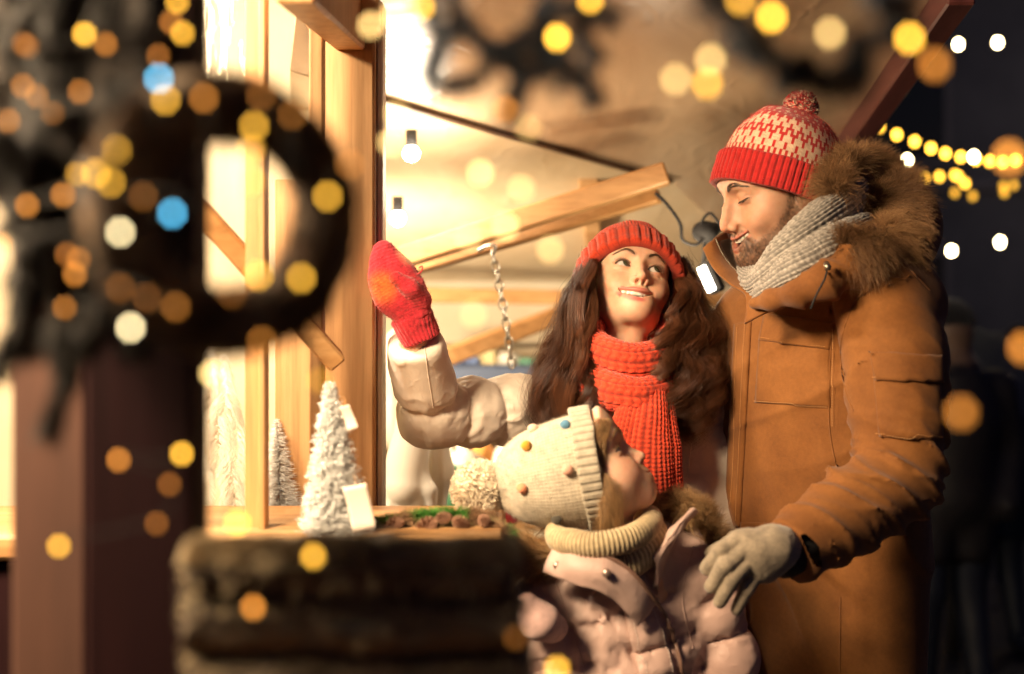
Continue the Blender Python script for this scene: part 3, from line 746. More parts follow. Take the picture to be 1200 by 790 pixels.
def build_man():
    global man
    lo = HM.c - A(.19, .17, .25); hi = HM.c + A(.17, .17, .16)
    V, Fq = surface(man_head, lo, hi, .0017)
    C = HM.color(HM.loc(V), (.60, .345, .225), (.50, .17, .12), .35, beard=1.0)
    # hidden body under the clothes, down to the boots
    def low(P):
        d = stack(P, [(.90, .545, 2.45, .13, .08, -55), (1.2, .532, 2.45, .14, .09, -55), (1.42, .532, 2.45, .14, .08, -55)], .04)
        d = smin(d, chain(P, [HM.wld(A(0, -.05, -.16)), (.535, 2.45, 1.42)], [.055, .07]), .04)
        for sx in (-1, 1):
            o = A(.57, -.82, 0) * sx * .085; x, y = .545 + o[0], 2.46 + o[1]
            d = smin(d, chain(P, [(x, y, .84), (x, y, .5), (x, y + .02, .10)], [.07, .055, .045]), .03)
            d = smin(d, cone(P, (x, y + .02, .06), (x - .14, y - .08, .04), .045, .035), .03)
        return d
    V2, F2 = surface(low, (.2, 2.1, 0), (.85, 2.8, 1.6), .014)
    Va, Fa = joinq([(V, Fq), (V2, F2)]); C = np.vstack([C, np.tile(A(.60, .345, .225), (len(V2), 1))])
    man = link('person', mesh('person', Va - man_pos, Fa, col=C), SKIN); man.location = man_pos
    tag(man, 'bearded man in a tan parka and red patterned bobble hat, hand on the child', 'person', 'family at the market stall')
    HM.features(man, man_head, teethm=TEETH, eyem=EYE, hairm=plain('dark_hair', (.055, .028, .014), .5), brow_r=.0003, lashes=1.0)
    # stubble
    n = 26000; i = RNG.integers(0, len(V), n); w = C[i, 0] < .44; q = HM.loc(V[i]); w &= (q[:, 1] > -.02) & (q[:, 2] < .01) & (np.abs(q[:, 0]) < .07)
    g = grad(man_head, V[i][w]); P = fur_on(V[i][w], g * .45 + (HM.M @ A(0, .1, -.8)), RNG.uniform(.002, .0065, w.sum()), 4, .3, .2)
    Vs, Fs = strands(P, np.full(len(P), .0002)); cc = A(.060, .030, .015) * RNG.uniform(.5, 1.6, (len(P), 1))
    link('beard', mesh('beard', Vs, Fs, col=strand_cols(cc, 4)), HAIRM, man)
    # short hair at the temple and nape
    V, Fq = surface(coat, (.22, 2.0, .70), (.85, 2.75, 1.66), .0042)
    ct = link('parka', mesh('parka', V, Fq), CANVAS, man, 'tan canvas parka')
    dm = 1.5
    # details on the parka, laid on its surface
    fl = patch(coat, [(896, 367), (979, 378), (972, 410), (889, 399)], 26, 14, .003, .005, dm, .004)
    link('pocket_flap', mesh('pocket_flap', *fl), CANVAS, ct)
    pk = patch(coat, [(889, 392), (972, 402), (974, 478), (884, 472)], 26, 26, .0012, .003, dm, .002)
    link('chest_pocket', mesh('chest_pocket', *pk), CANVAS, ct)
    sp = patch(coat, [(1021, 416), (1101, 421), (1106, 516), (1030, 512)], 30, 30, .0022, .004, dm, .003)
    link('sleeve_pocket', mesh('sleeve_pocket', *sp), CANVAS, ct)
    sf = patch(coat, [(1019, 412), (1103, 417), (1104, 449), (1027, 446)], 30, 12, .0062, .004, dm, .003)
    link('pocket_flap', mesh('pocket_flap', *sf), CANVAS, ct)
    pl = patch(coat, [(862, 380), (881, 376), (868, 618), (850, 612)], 10, 70, .005, .006, dm)
    link('front_placket', mesh('front_placket', *pl), CANVAS, ct)
    hp = patch(coat, [(868, 612), (898, 612), (900, 622), (868, 622)], 14, 6, .003, .004, dm)
    link('hip_pocket_welt', mesh('hip_pocket_welt', *hp), CANVAS, ct)
    seam_objs(coat, [[(1030, 322), (1004, 350), (988, 390), (985, 420), (990, 455), (1000, 482)],
                      [(975, 385), (972, 440), (972, 500), (980, 548)],
                      [(1020, 300), (1060, 312), (1090, 340)],
                      [(985, 700), (984, 790)]], CANVAS, ct, dm)
    st = stitches(coat, [[(867, 384), (864, 450), (862, 550), (855, 612)], [(876, 381), (872, 450), (868, 550), (864, 612)]], off=.0058, dmin=dm)
    st2 = stitches(coat, [[(893, 396), (930, 403), (969, 407)], [(886, 470), (930, 474), (971, 477)], [(978, 385), (976, 440), (976, 500)], [(1024, 442), (1060, 445), (1100, 446)], [(1028, 508), (1060, 512), (1102, 512)]], off=.0052, dmin=dm)
    link('stitching', mesh('stitching', *st), THREAD, ct); link('stitching', mesh('stitching', *st2), THREAD, ct)
    # ---- collar: stands open in front of the chin
    def strip(rows, nu, nv, th, flip=1, name='collar', mat=CANVAS, par=ct):
        G = np.array([[at(*p) for p in r_] for r_ in rows])          # (rows, cols, 3)
        G = np.array([spline(r_, nu) for r_ in G]); G = np.array([spline(G[:, i], nv) for i in range(nu)])
        t1 = np.gradient(G, axis=0); t2 = np.gradient(G, axis=1); n = np.cross(t1, t2); n /= L(n)[..., None] + 1e-9
        G = G + n * (noise(G.reshape(-1, 3), 30, 4).reshape(nu, nv) * .0015)[..., None]
        return link(name, mesh(name, *sheet(G, n * flip, nu, nv, th)), mat, par)
    strip([[(838, 278, 2.44), (848, 300, 2.42), (866, 321, 2.38), (884, 334, 2.34), (905, 350, 2.28), (912, 362, 2.25)],
           [(832, 285, 2.425), (840, 306, 2.40), (860, 327, 2.36), (878, 340, 2.32), (890, 356, 2.27), (893, 370, 2.25)],
           [(824, 293, 2.42), (834, 313, 2.39), (853, 332, 2.345), (872, 345, 2.31), (876, 362, 2.28), (874, 380, 2.27)]], 50, 14, .004, 1, 'collar_flap')
    strip([[(838, 278, 2.44), (848, 300, 2.42), (866, 321, 2.38), (884, 334, 2.34), (905, 350, 2.28)],
           [(848, 272, 2.48), (858, 292, 2.48), (874, 314, 2.44), (892, 330, 2.38), (912, 348, 2.32)],
           [(862, 266, 2.54), (880, 284, 2.54), (895, 308, 2.50), (910, 330, 2.44), (925, 350, 2.38)],
           [(885, 268, 2.58), (905, 285, 2.58), (920, 310, 2.54), (930, 335, 2.48), (940, 355, 2.40)]], 40, 24, .004, 1, 'inner_collar', CANVAS)
    strip([[(842, 283, 2.434), (851, 301, 2.415), (868, 322, 2.375), (886, 335, 2.335), (906, 351, 2.275)],
           [(856, 280, 2.46), (864, 297, 2.46), (879, 317, 2.42), (895, 333, 2.36), (913, 349, 2.30)],
           [(876, 283, 2.50), (888, 300, 2.50), (900, 318, 2.46), (913, 336, 2.40), (926, 352, 2.34)]], 40, 24, .003, 1, 'collar_lining', LINING)
    # zip teeth along the open edge
    zp = spline([at(*p) for p in [(839, 281, 2.43), (849, 301, 2.41), (867, 322, 2.37), (885, 335, 2.33), (904, 350, 2.27)]], 44)
    link('zip', mesh('zip', *join([box(p, (.0026, .0026, .0035), None, .0006) for p in zp])), METAL, ct)
    # hood lying on the back
    def hood(P):
        d = ell(P, at(1040, 268, 2.42), (.085, .12, .085)); d = smin(d, ell(P, at(1010, 300, 2.38), (.10, .14, .06)), .05)
        return d + noise(P, 14, 33) * .006
    V, Fq = surface(hood, (.42, 2.2, 1.50), (.80, 2.62, 1.80), .004)
    hd = link('hood', mesh('hood', V, Fq), CANVAS, ct)
    path = spline([at(978, 222, 2.24), at(990, 196, 2.32), at(1015, 190, 2.40), at(1046, 208, 2.42), at(1060, 238, 2.36), at(1048, 268, 2.28), at(1022, 284, 2.20), at(992, 288, 2.17)], 200)
    n = 26000; i = RNG.integers(0, 200, n); T = np.gradient(path, axis=0); T /= L(T)[:, None]
    a = RNG.random(n) * 6.283; n1 = np.cross(T, A(0, 1, 0)); n1 /= L(n1)[:, None]; n2 = np.cross(T, n1)
    d = np.cos(a)[:, None] * n1[i] + np.sin(a)[:, None] * n2[i]; root = path[i] + d * .014 * RNG.random((n, 1))
    cen = at(1015, 245, 2.32); outw = root - cen; outw /= L(outw)[:, None]
    toward = np.where((i > 120)[:, None], A(-.45, -.2, -.25), A(.2, -.3, .35))
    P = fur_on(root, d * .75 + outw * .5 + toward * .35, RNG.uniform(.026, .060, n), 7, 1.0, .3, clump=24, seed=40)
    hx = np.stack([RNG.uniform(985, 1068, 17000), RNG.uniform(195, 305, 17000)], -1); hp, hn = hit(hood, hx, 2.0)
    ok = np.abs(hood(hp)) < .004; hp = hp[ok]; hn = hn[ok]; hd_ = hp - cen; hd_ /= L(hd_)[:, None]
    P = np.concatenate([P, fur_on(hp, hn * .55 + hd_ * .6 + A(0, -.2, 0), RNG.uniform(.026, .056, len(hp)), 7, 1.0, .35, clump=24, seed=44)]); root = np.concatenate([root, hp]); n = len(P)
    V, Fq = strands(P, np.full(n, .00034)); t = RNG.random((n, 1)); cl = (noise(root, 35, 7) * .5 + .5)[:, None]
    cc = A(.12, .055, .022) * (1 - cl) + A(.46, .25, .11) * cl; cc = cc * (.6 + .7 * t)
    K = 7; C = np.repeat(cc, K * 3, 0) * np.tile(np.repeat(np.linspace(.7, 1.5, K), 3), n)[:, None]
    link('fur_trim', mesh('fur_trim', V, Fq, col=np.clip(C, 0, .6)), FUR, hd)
    # draw cord with metal end
    V, Fq = tube(spline([at(969, 318, 2.14), at(966, 328, 2.12), at(957, 345, 2.115), at(950, 362, 2.12)], 20), .0016)
    link('draw_cord', mesh('draw_cord', V, Fq), DARKK, ct)
    V, Fq = tube([at(968, 308, 2.13), at(970, 313, 2.125), at(970, 317, 2.125)], [.004, .0055, .004], 12); link('cord_toggle', mesh('cord_toggle', V, Fq), METAL, ct)
    # ---- hat
    red = A(.50, .018, .016); cream = A(.72, .50, .34)
    def pat(i, j):
        w = np.zeros(i.shape, bool); t = np.abs((i % 4) - 2); k = j - t * 2
        w |= (j == 1) & (i % 3 == 0); w |= (j == 2) & (i % 3 != 0) & (k < 0)
        w |= (k >= 2) & (k < 6); w |= (k >= 9) & (k < 13); w |= (k == -1) & (j > 1)
        w |= ((j >= 20) & (j <= 22) & (np.abs((i % 6) - 3) + np.abs(j - 21) < 2)); w |= (j >= 24) & (j <= 25) & (np.isin(i % 6, (0, 1)))
        w |= (j == 18) & (i % 3 == 0)
        w &= (j >= 0) & (j < 27) & ~((j > 17) & (k < 13))
        return np.where(w[..., None], cream, red)
    Mh = MHM; c = CHM
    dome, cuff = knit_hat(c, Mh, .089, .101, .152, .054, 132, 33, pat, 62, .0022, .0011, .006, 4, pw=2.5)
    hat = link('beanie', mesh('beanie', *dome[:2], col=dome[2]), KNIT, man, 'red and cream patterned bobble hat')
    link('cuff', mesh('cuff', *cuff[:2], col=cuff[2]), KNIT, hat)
    top = c + Mh @ A(0, 0, .150); pc = top + Mh @ A(0, 0, .012)
    V, Fq, C = ball_fluff(pc, .030, 2600, [red, red * 1.2, red, cream, cream * .8], .0010, 3)
    link('pompom', mesh('pompom', V, Fq, col=C), KNIT, hat)
    P, r = fuzz(np.vstack([dome[0], cuff[0]]), np.vstack([vnorm(*dome[:2]), vnorm(*cuff[:2])]), 9000, .006)
    Nn = (P[:, 0] - c); s_ = np.sign((Nn * (P[:, 1] - P[:, 0])).sum(-1))
    P = P[:, :1] + (P - P[:, :1]) * s_[:, None, None]
    V, Fq = strands(P, r); link('wool_fuzz', mesh('wool_fuzz', V, Fq, col=np.tile(A(.6, .05, .04), (len(V), 1))), KNIT, hat)
    # ---- scarf
    grey = A(.33, .29, .25)
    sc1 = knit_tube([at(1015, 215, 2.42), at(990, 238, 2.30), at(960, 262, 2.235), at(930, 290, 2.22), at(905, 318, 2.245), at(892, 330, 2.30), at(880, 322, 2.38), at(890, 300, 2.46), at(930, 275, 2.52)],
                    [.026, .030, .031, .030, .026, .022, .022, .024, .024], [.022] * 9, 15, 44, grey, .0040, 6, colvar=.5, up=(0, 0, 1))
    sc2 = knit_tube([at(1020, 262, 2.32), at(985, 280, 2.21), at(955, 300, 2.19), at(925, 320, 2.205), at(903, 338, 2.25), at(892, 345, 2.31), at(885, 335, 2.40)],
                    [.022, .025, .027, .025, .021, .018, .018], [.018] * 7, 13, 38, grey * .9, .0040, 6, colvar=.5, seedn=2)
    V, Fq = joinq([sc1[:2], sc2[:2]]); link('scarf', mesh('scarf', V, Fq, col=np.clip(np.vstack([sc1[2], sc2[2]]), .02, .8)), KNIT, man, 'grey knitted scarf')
    # ---- glove resting on the child's shoulder
    g = lambda x, y, Y: at(x, y, Y)
    wr = g(921, 641, 2.035)
    def glove(P):
        d = chain(P, [wr, g(903, 644, 2.0), g(884, 648, 1.985)], [.029, .031, .030], .02)
        d = smin(d, chain(P, [g(866, 638, 1.985), g(893, 668, 1.99)], [.018, .017]), .03)
        for kn, mid, tip, r0 in (((864, 635, 1.975), (845, 645, 1.965), (829, 666, 1.985), .0125), ((869, 646, 1.968), (850, 662, 1.955), (834, 687, 1.975), .0125),
                                 ((878, 657, 1.970), (860, 676, 1.957), (844, 705, 1.975), .0120), ((890, 668, 1.982), (875, 690, 1.972), (863, 714, 1.985), .0108)):
            d = smin(d, chain(P, [g(*kn), g(*mid), g(*tip)], [r0, r0 * .97, r0 * .86], .004), .0025)
        d = smin(d, chain(P, [g(884, 638, 2.015), g(856, 640, 2.05), g(834, 648, 2.08)], [.017, .0135, .011], .008), .008)
        # cuff ribs
        q = P - wr; s = q @ (-(g(884, 648, 1.985) - wr) / np.linalg.norm(g(884, 648, 1.985) - wr))
        ang = np.arctan2((q @ A(0, 1, 0)), (q @ A(-.3, 0, .95)))
        w = np.clip((s + .030) / .008, 0, 1); d = d - .0012 * w * np.abs(np.sin(ang * 22)) 
        return d + noise(P, 60, 51) * .0009 + noise(P, 190, 52) * .0004 + noise(P, 18, 53) * .0012
    V, Fq = surface(glove, (.22, 1.90, .95), (.48, 2.10, 1.22), .0016)
    C = A(.30, .235, .165) * (1 + .18 * noise(V, 500, 5) + .1 * noise(V, 60, 6))[:, None]
    link('glove', mesh('glove', V, Fq, col=C), KNIT, man, 'grey knitted glove on the hand he rests on the child')
    cf = lambda P: chain(P, [J2 + ear_u * -.03, J2 + ear_u * .012], [.036, .036], 0)
    V, Fq = surface(cf, J2 - .08, J2 + .08, .004); link('inner_cuff', mesh('inner_cuff', V, Fq), DARKK, ct)
    # trousers and boots (below the picture)
    def tr(P):
        d = None
        for sx in (-1, 1):
            o = A(.57, -.82, 0) * sx * .085; x, y = .545 + o[0], 2.46 + o[1]
            e = chain(P, [(x, y, .80), (x, y, .5), (x, y + .02, .12)], [.078, .072, .066]); d = e if d is None else smin(d, e, .03)
        return d + noise(P, 9, 61) * .006
    V, Fq = surface(tr, (.2, 2.1, .05), (.85, 2.8, 1.0), .012); link('trousers', mesh('trousers', V, Fq), DARKK, man)
    for sx in (-1, 1):
        o = A(.57, -.82, 0) * sx * .085; x, y = .545 + o[0], 2.46 + o[1]
        bf = lambda P: smax(smin(cone(P, (x, y + .02, .05), (x - .15, y - .09, .045), .055, .048), cone(P, (x, y + .02, .06), (x, y + .02, .2), .055, .06), .03), .002 - P[:, 2], .004)
        V, Fq = surface(bf, (x - .25, y - .2, -.02), (x + .12, y + .12, .28), .008); link('boot', mesh('boot', V, Fq), LINING, man)
# ================================================================== WOMAN
def nylon(name, c1, c2, rough=.36, sheen=0.1, cr=48):
    m, nt, b = newmat(name); v = coords(nt)
    nt.links.new(ramp(nt, noise_n(nt, v, 5, 4), [(.35, c1), (.7, c2)]), b.inputs['Base Color'])
    setp(b, Roughness=rough, Sheen_Weight=sheen, Specular_IOR_Level=.35)
    w = N(nt, 'ShaderNodeTexNoise', Scale=cr, Detail=5, Roughness=.55, Distortion=1.2); w.noise_type = 'RIDGED_MULTIFRACTAL'; nt.links.new(v, w.inputs['Vector'])
    b1 = bump(nt, None, w.outputs[0], .45, .0022); bump(nt, b, noise_n(nt, v, 900, 2), .25, .0004, b1); return m
IVORY = nylon('ivory_nylon', (.66, .56, .46), (.76, .66, .56), .58)
woman_pos = A(.34, 2.58, 0)
HW = Head((0, 0, 0), 13, 28, 12, .95, smile=1.1, open=.0110, gaze=(-.42, .30), mouthw=.037, mx=.004, chin=.009)
HW.c = at(749.5, 312.5, 2.5) - HW.M @ A(0, .078, 0) * HW.s
MHW = rotm(4, 54, 3); CHW = at(738, 344, 2.565); HATW = (CHW, MHW, .085, .103, .140, .050, 2.6)
W0 = at(655, 478, 2.56); W1 = at(506, 486, 2.42); W2 = at(486, 404, 2.31)
wsec = [(.66, .36, 2.60, .215, .155, 5), (.90, .36, 2.60, .20, .15, 5), (1.05, .35, 2.60, .185, .14, 5), (1.20, .345, 2.60, .19, .14, 5), (1.32, .345, 2.60, .185, .12, 5), (1.40, .34, 2.60, .10, .09, 5)]
def puckers(P, d, w=.03, amp=.003, f=60, s=0):
    return amp * np.exp(-d / w) * noise(P, f, s) + amp * .6 * np.exp(-d / (w * .6)) * noise(P, f * 2.1, s + 1)
def wjacket(P):
    d = stack(P, wsec, .06)
    dz, ds = puffseam(P[:, 2], [.70, .80, .90, 1.0, 1.10, 1.20, 1.30], .006 * noise(P, 9, 71), .014, .016)
    d = d + dz + puckers(P, ds, s=72)
    d = smin(d, chain(P, [at(735, 440, 2.60), W0], [.06, .062]), .05)
    # raised arm
    a, s = chain_t(P, [W0, W1, W2], [.066, .062, .047])
    l1 = np.linalg.norm(W1 - W0)
    sw = s + .010 * noise(P, 14, 73)
    cz, cs = puffseam(sw, [.055, l1 - .115, l1 - .045, l1 + .042], 0 * s, .013, .010)
    ax = (W2 - W1) / np.linalg.norm(W2 - W1); q = P - W1; side = np.cross(ax, A(0, 1, 0)); lg = np.abs(q @ side - .012 - .02 * 0) + np.maximum(-(q @ A(0, -1, 0)), 0) * 3
    cl = crease(lg, .004, .006) * (s > l1 - .02)
    ridge = 1 - np.abs(noise(P * A(1, 1, .7), 26, 76))
    a = a + cz + cl + puckers(P, cs, .020, .0055, 85, 74) - .0035 * ridge ** 4 + .0015
    a = smax(a, (P - W2) @ ax - .008, .012)
    d = smin(d, a, .02)
    # hanging arm
    b, s = chain_t(P, [at(800, 475, 2.52), at(822, 560, 2.52), at(838, 700, 2.46), at(850, 800, 2.42)], [.058, .060, .055, .05])
    cz, cs = puffseam(s + .008 * noise(P, 12, 77), [.03, .115, .20, .29, .38], 0 * s, .013, .013)
    b = b + cz + puckers(P, cs, .022, .004, 60, 78)
    return smin(d, b, .012)
def woman_head(P):
    q = HW.loc(P); return under_hat(P, smin(HW.sdf(q), HW.neck(q, .046, -.012), .02) * HW.s, HATW)
SCARLET = A(.62, .055, .018)
def build_woman():
    lo = HW.c - A(.17, .17, .27); hi = HW.c + A(.17, .17, .15)
    V, Fq = surface(woman_head, lo, hi, .0016)
    C = HW.color(HW.loc(V), (.66, .40, .265), (.55, .13, .11), .5)
    def low(P):
        d = stack(P, [(.90, .36, 2.60, .16, .10, 5), (1.1, .35, 2.60, .12, .09, 5), (1.33, .345, 2.60, .14, .08, 5)], .04)
        d = smin(d, chain(P, [HW.wld(A(0, -.03, -.17)), (.345, 2.60, 1.30)], [.045, .06]), .04)
        d = smin(d, chain(P, [W0, W1, W2], [.04, .035, .028]), .02)
        for sx in (-1, 1):
            x = .36 + sx * .085; d = smin(d, chain(P, [(x, 2.60, .92), (x, 2.59, .5), (x, 2.60, .10)], [.085, .055, .04]), .03)
            d = smin(d, cone(P, (x, 2.60, .05), (x - .02, 2.46, .04), .04, .03), .03)
        return d
    V2, F2 = surface(low, (-.35, 2.2, 0), (.75, 2.85, 1.6), .014)
    Va, Fa = joinq([(V, Fq), (V2, F2)]); C = np.vstack([C, np.tile(A(.66, .40, .265), (len(V2), 1))])
    wo = link('person', mesh('person', Va - woman_pos, Fa, col=C), SKIN); wo.location = woman_pos
    tag(wo, 'laughing woman with long dark wavy hair, red hat and scarf, one red mitten raised', 'person', 'family at the market stall')
    HW.features(wo, woman_head, iris=(.06, .07, .035), teethm=TEETH, eyem=EYE, hairm=plain('brow_hair', (.085, .042, .022), .5), brow_r=.00026, lashes=1.1)
    V, Fq = surface(wjacket, (-.30, 2.2, .66), (.72, 2.85, 1.52), .0042)
    jk = link('puffer_jacket', mesh('puffer_jacket', V, Fq), IVORY, wo, 'ivory quilted puffer jacket')
    dm = 1.7
    # centre zip placket
    seam_objs(wjacket, [[(704, 470), (708, 530), (712, 620)], [(812, 500), (806, 560), (802, 640)], [(497, 402), (502, 440), (508, 478)]], IVORY, jk, dm)
    cuffr = []
    # ---- mitten
    mp = lambda x, y, Y=2.275: at(x, y, Y)
    wr, top_ = mp(492, 393, 2.30), mp(448, 291)
    axm = (top_ - wr) / np.linalg.norm(top_ - wr)
    fl = np.eye(3)
    def flat(P, c, k=.62):                   # squeeze depth so that the hand is flat
        Q = P - c; Q = Q * A(1, 1 / k, 1); return Q + c
    def mitten(P):
        Q = flat(P, mp(465, 340), .68)
        d = chain(Q, [mp(484, 368, 2.28), mp(470, 342), mp(459, 322), mp(451, 303), mp(449, 292)], [.030, .038, .031, .020, .013], .02)
        d = smin(d, chain(Q, [mp(456, 345), mp(452, 325)], [.024, .022]), .02)
        t = chain(P, [mp(494, 352, 2.27), mp(480, 337, 2.245), mp(464, 326, 2.235)], [.017, .0145, .0115], .01)
        d = smin(d, t, .007)
        s = (P - wr) @ axm; u = np.arctan2((P - wr) @ A(0, 1, 0), (P - wr) @ np.cross(axm, A(0, 1, 0)))
        d = np.where(s > .036, d + .0011 * np.abs(np.sin((s + .006 * np.cos(u * 2)) * 620)) ** .7, d)
        cf = chain(P, [wr - axm * .004, wr + axm * .034], [.0335, .036], 0); cf = smax(cf, np.maximum(-(s + .010), s - .038), .006) + .0020 * (1 - np.abs(np.sin(u * 15)) ** .8)
        d = smin(np.where(s < .03, np.maximum(d, cf), d), cf, .006)
        return d + noise(P, 35, 81) * .0016 + noise(P, 220, 82) * .0005
    V, Fq = surface(mitten, (-.26, 2.19, 1.42), (-.10, 2.36, 1.66), .0015)
    s = (V - wr) @ axm; or_ = np.exp(-(L((V - mp(446, 338, 2.25)) * A(1, .5, 1)) / .026) ** 4)  # mask of the lit left side, painted orange into the red wool
    C = A(.50, .022, .035)[None] * (1 - or_[:, None]) + A(.72, .13, .02)[None] * or_[:, None]; C = C * (1 + .3 * noise(V, 420, 4))[:, None]
    mt = link('mitten', mesh('mitten', V, Fq, col=np.clip(C, 0, 1)), KNIT, wo, 'red knitted mitten, painted orange where light falls on it')
    V, Fq = tube(spline([mp(488, 322, 2.25), mp(494, 318, 2.245), mp(495, 312, 2.245), mp(491, 314, 2.245)], 16), .0011); link('yarn_end', mesh('yarn_end', V, Fq, col=np.tile(A(.4, .02, .03), (len(V), 1))), KNIT, mt)
    P, r = fuzz(*(lambda v, f: (v, vnorm(v, f)))(*surface(mitten, (-.26, 2.19, 1.42), (-.10, 2.36, 1.66), .004)), 2600, .005)
    V, Fq = strands(P, r); link('wool_fuzz', mesh('wool_fuzz', V, Fq, col=np.tile(A(.6, .06, .05), (len(V), 1))), KNIT, mt)
    # ---- hat
    def plainc(c_): return lambda i, j: np.tile(np.asarray(c_, float), i.shape + (1,))
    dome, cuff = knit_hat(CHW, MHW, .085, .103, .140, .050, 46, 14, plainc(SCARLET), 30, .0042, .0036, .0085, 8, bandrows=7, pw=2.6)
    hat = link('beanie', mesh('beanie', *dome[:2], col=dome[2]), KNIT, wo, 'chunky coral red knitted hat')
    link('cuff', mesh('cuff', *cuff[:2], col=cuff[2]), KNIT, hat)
    # ---- scarf
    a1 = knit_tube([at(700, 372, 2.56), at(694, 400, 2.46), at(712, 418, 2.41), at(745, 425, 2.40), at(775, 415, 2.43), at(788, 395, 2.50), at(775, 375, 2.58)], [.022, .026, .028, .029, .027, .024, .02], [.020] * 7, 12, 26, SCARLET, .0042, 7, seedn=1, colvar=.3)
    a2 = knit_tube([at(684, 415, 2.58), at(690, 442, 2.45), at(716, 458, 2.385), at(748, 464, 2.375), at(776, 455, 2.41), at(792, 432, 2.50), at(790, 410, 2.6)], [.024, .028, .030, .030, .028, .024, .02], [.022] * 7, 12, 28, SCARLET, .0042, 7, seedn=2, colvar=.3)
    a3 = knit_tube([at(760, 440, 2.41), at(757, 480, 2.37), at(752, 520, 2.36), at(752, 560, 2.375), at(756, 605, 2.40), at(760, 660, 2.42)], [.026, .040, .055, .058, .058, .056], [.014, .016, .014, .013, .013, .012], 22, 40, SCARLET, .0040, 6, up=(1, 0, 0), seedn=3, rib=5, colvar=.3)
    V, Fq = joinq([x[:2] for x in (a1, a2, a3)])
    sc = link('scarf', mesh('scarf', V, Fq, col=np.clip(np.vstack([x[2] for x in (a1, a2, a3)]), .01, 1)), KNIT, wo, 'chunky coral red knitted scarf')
    Vn = vnorm(V, Fq); P, r = fuzz(V, Vn, 5000, .006); Vf, Ff = strands(P, r); link('wool_fuzz', mesh('wool_fuzz', Vf, Ff, col=np.tile(A(.75, .12, .05), (len(Vf), 1))), KNIT, sc)
    # ---- hair
    guides = [  # (x, y, Y) picture stations, clump width in px
        ([(694, 292, 2.52), (686, 330, 2.47), (674, 385, 2.44), (668, 440, 2.41), (664, 500, 2.40), (656, 560, 2.42)], 11),
        ([(697, 296, 2.50), (693, 340, 2.465), (688, 390, 2.43), (688, 440, 2.39), (690, 490, 2.385), (684, 530, 2.40)], 7),
        ([(686, 300, 2.54), (674, 345, 2.50), (668, 395, 2.45), (648, 440, 2.43), (640, 490, 2.42), (648, 530, 2.43)], 13),
        ([(680, 315, 2.56), (668, 360, 2.52), (654, 400, 2.48), (638, 450, 2.45), (636, 490, 2.45)], 10),
        ([(684, 320, 2.56), (666, 380, 2.52), (663, 430, 2.48), (658, 480, 2.45), (648, 520, 2.44), (644, 550, 2.44)], 14),
        ([(684, 310, 2.57), (674, 400, 2.54), (676, 460, 2.48), (668, 520, 2.44), (680, 565, 2.42)], 16),
        ([(692, 305, 2.55), (684, 400, 2.50), (684, 470, 2.44), (676, 520, 2.41), (694, 570, 2.40)], 12),
        ([(690, 310, 2.56), (678, 380, 2.52), (672, 450, 2.47), (660, 510, 2.44), (668, 560, 2.43)], 16),
        ([(694, 300, 2.60), (694, 380, 2.62), (690, 440, 2.60), (680, 500, 2.56), (673, 560, 2.52)], 18),
        ([(794, 300, 2.55), (802, 340, 2.50), (798, 375, 2.46), (778, 405, 2.42), (786, 445, 2.39), (778, 480, 2.38), (792, 505, 2.38)], 9),
        ([(798, 300, 2.55), (808, 345, 2.51), (806, 385, 2.46), (795, 420, 2.42), (806, 455, 2.40), (800, 495, 2.39)], 12),
        ([(801, 305, 2.57), (808, 345, 2.54), (822, 385, 2.50), (818, 420, 2.45), (828, 450, 2.43), (818, 485, 2.42)], 13),
        ([(802, 310, 2.59), (812, 350, 2.56), (832, 380, 2.52), (838, 415, 2.48), (830, 450, 2.46), (838, 475, 2.45)], 10),
        ([(800, 310, 2.58), (806, 360, 2.56), (814, 410, 2.52), (808, 450, 2.46), (816, 490, 2.43), (805, 520, 2.42)], 14),
        ([(798, 310, 2.60), (806, 370, 2.58), (800, 430, 2.54), (792, 480, 2.47), (800, 520, 2.43)], 15),
        ([(796, 305, 2.54), (798, 345, 2.48), (788, 380, 2.44), (770, 410, 2.405), (776, 440, 2.39), (770, 460, 2.385)], 6),
        ([(745, 300, 2.68), (735, 380, 2.68), (730, 430, 2.67), (720, 480, 2.66)], 40),
        ([(798, 305, 2.60), (815, 355, 2.60), (830, 400, 2.58), (836, 440, 2.55), (835, 480, 2.52)], 16),
    ]
    allP, cols = [], []
    for gi, (g, w) in enumerate(guides):
        right = g[0][0] > 760; K = 34
        if g[0][2] < 2.59:
            o = np.clip((g[0][0] - 738) / 58, -.97, .97); cc_ = math.sqrt(1 - o * o); g = [(g[0][0], 345 - 55 * cc_ - 4, 2.565 - .061 * cc_ + .012)] + list(g[1:])
        base = spline([at(*p) for p in g], K); t = np.linspace(0, 1, K)
        nsub = 9; gph = RNG.uniform(0, 6.28); gfr = RNG.uniform(2.4, 3.2) if not right else RNG.uniform(3.0, 4.2)
        for c in range(nsub):
            ph = gph + RNG.normal(0, .35); ph2 = RNG.uniform(0, 6.28); off = RNG.normal(0, 1, 3) * A(1, 1, .15) * w * .0014 * .62
            amp = (.015 if not right else .019) * RNG.uniform(.75, 1.3); fr = gfr + RNG.normal(0, .2)
            wave = np.stack([np.sin(t * fr * 6.28 + ph), .9 * np.cos(t * fr * 6.28 + ph), .25 * np.sin(t * fr * 3 + ph2)], -1) * (amp * t ** .7)[:, None]
            cl = base + off * np.minimum(1, .35 + t * 1.2)[:, None] + wave
            n = 115 if c < 7 else 70
            r0 = RNG.normal(0, 1, (n, 3)) * w * .0014 * .27
            if c >= 7: r0 *= 2.2
            sp = (.55 + .8 * t - .75 * np.maximum(t - .75, 0) / .25 * .7)
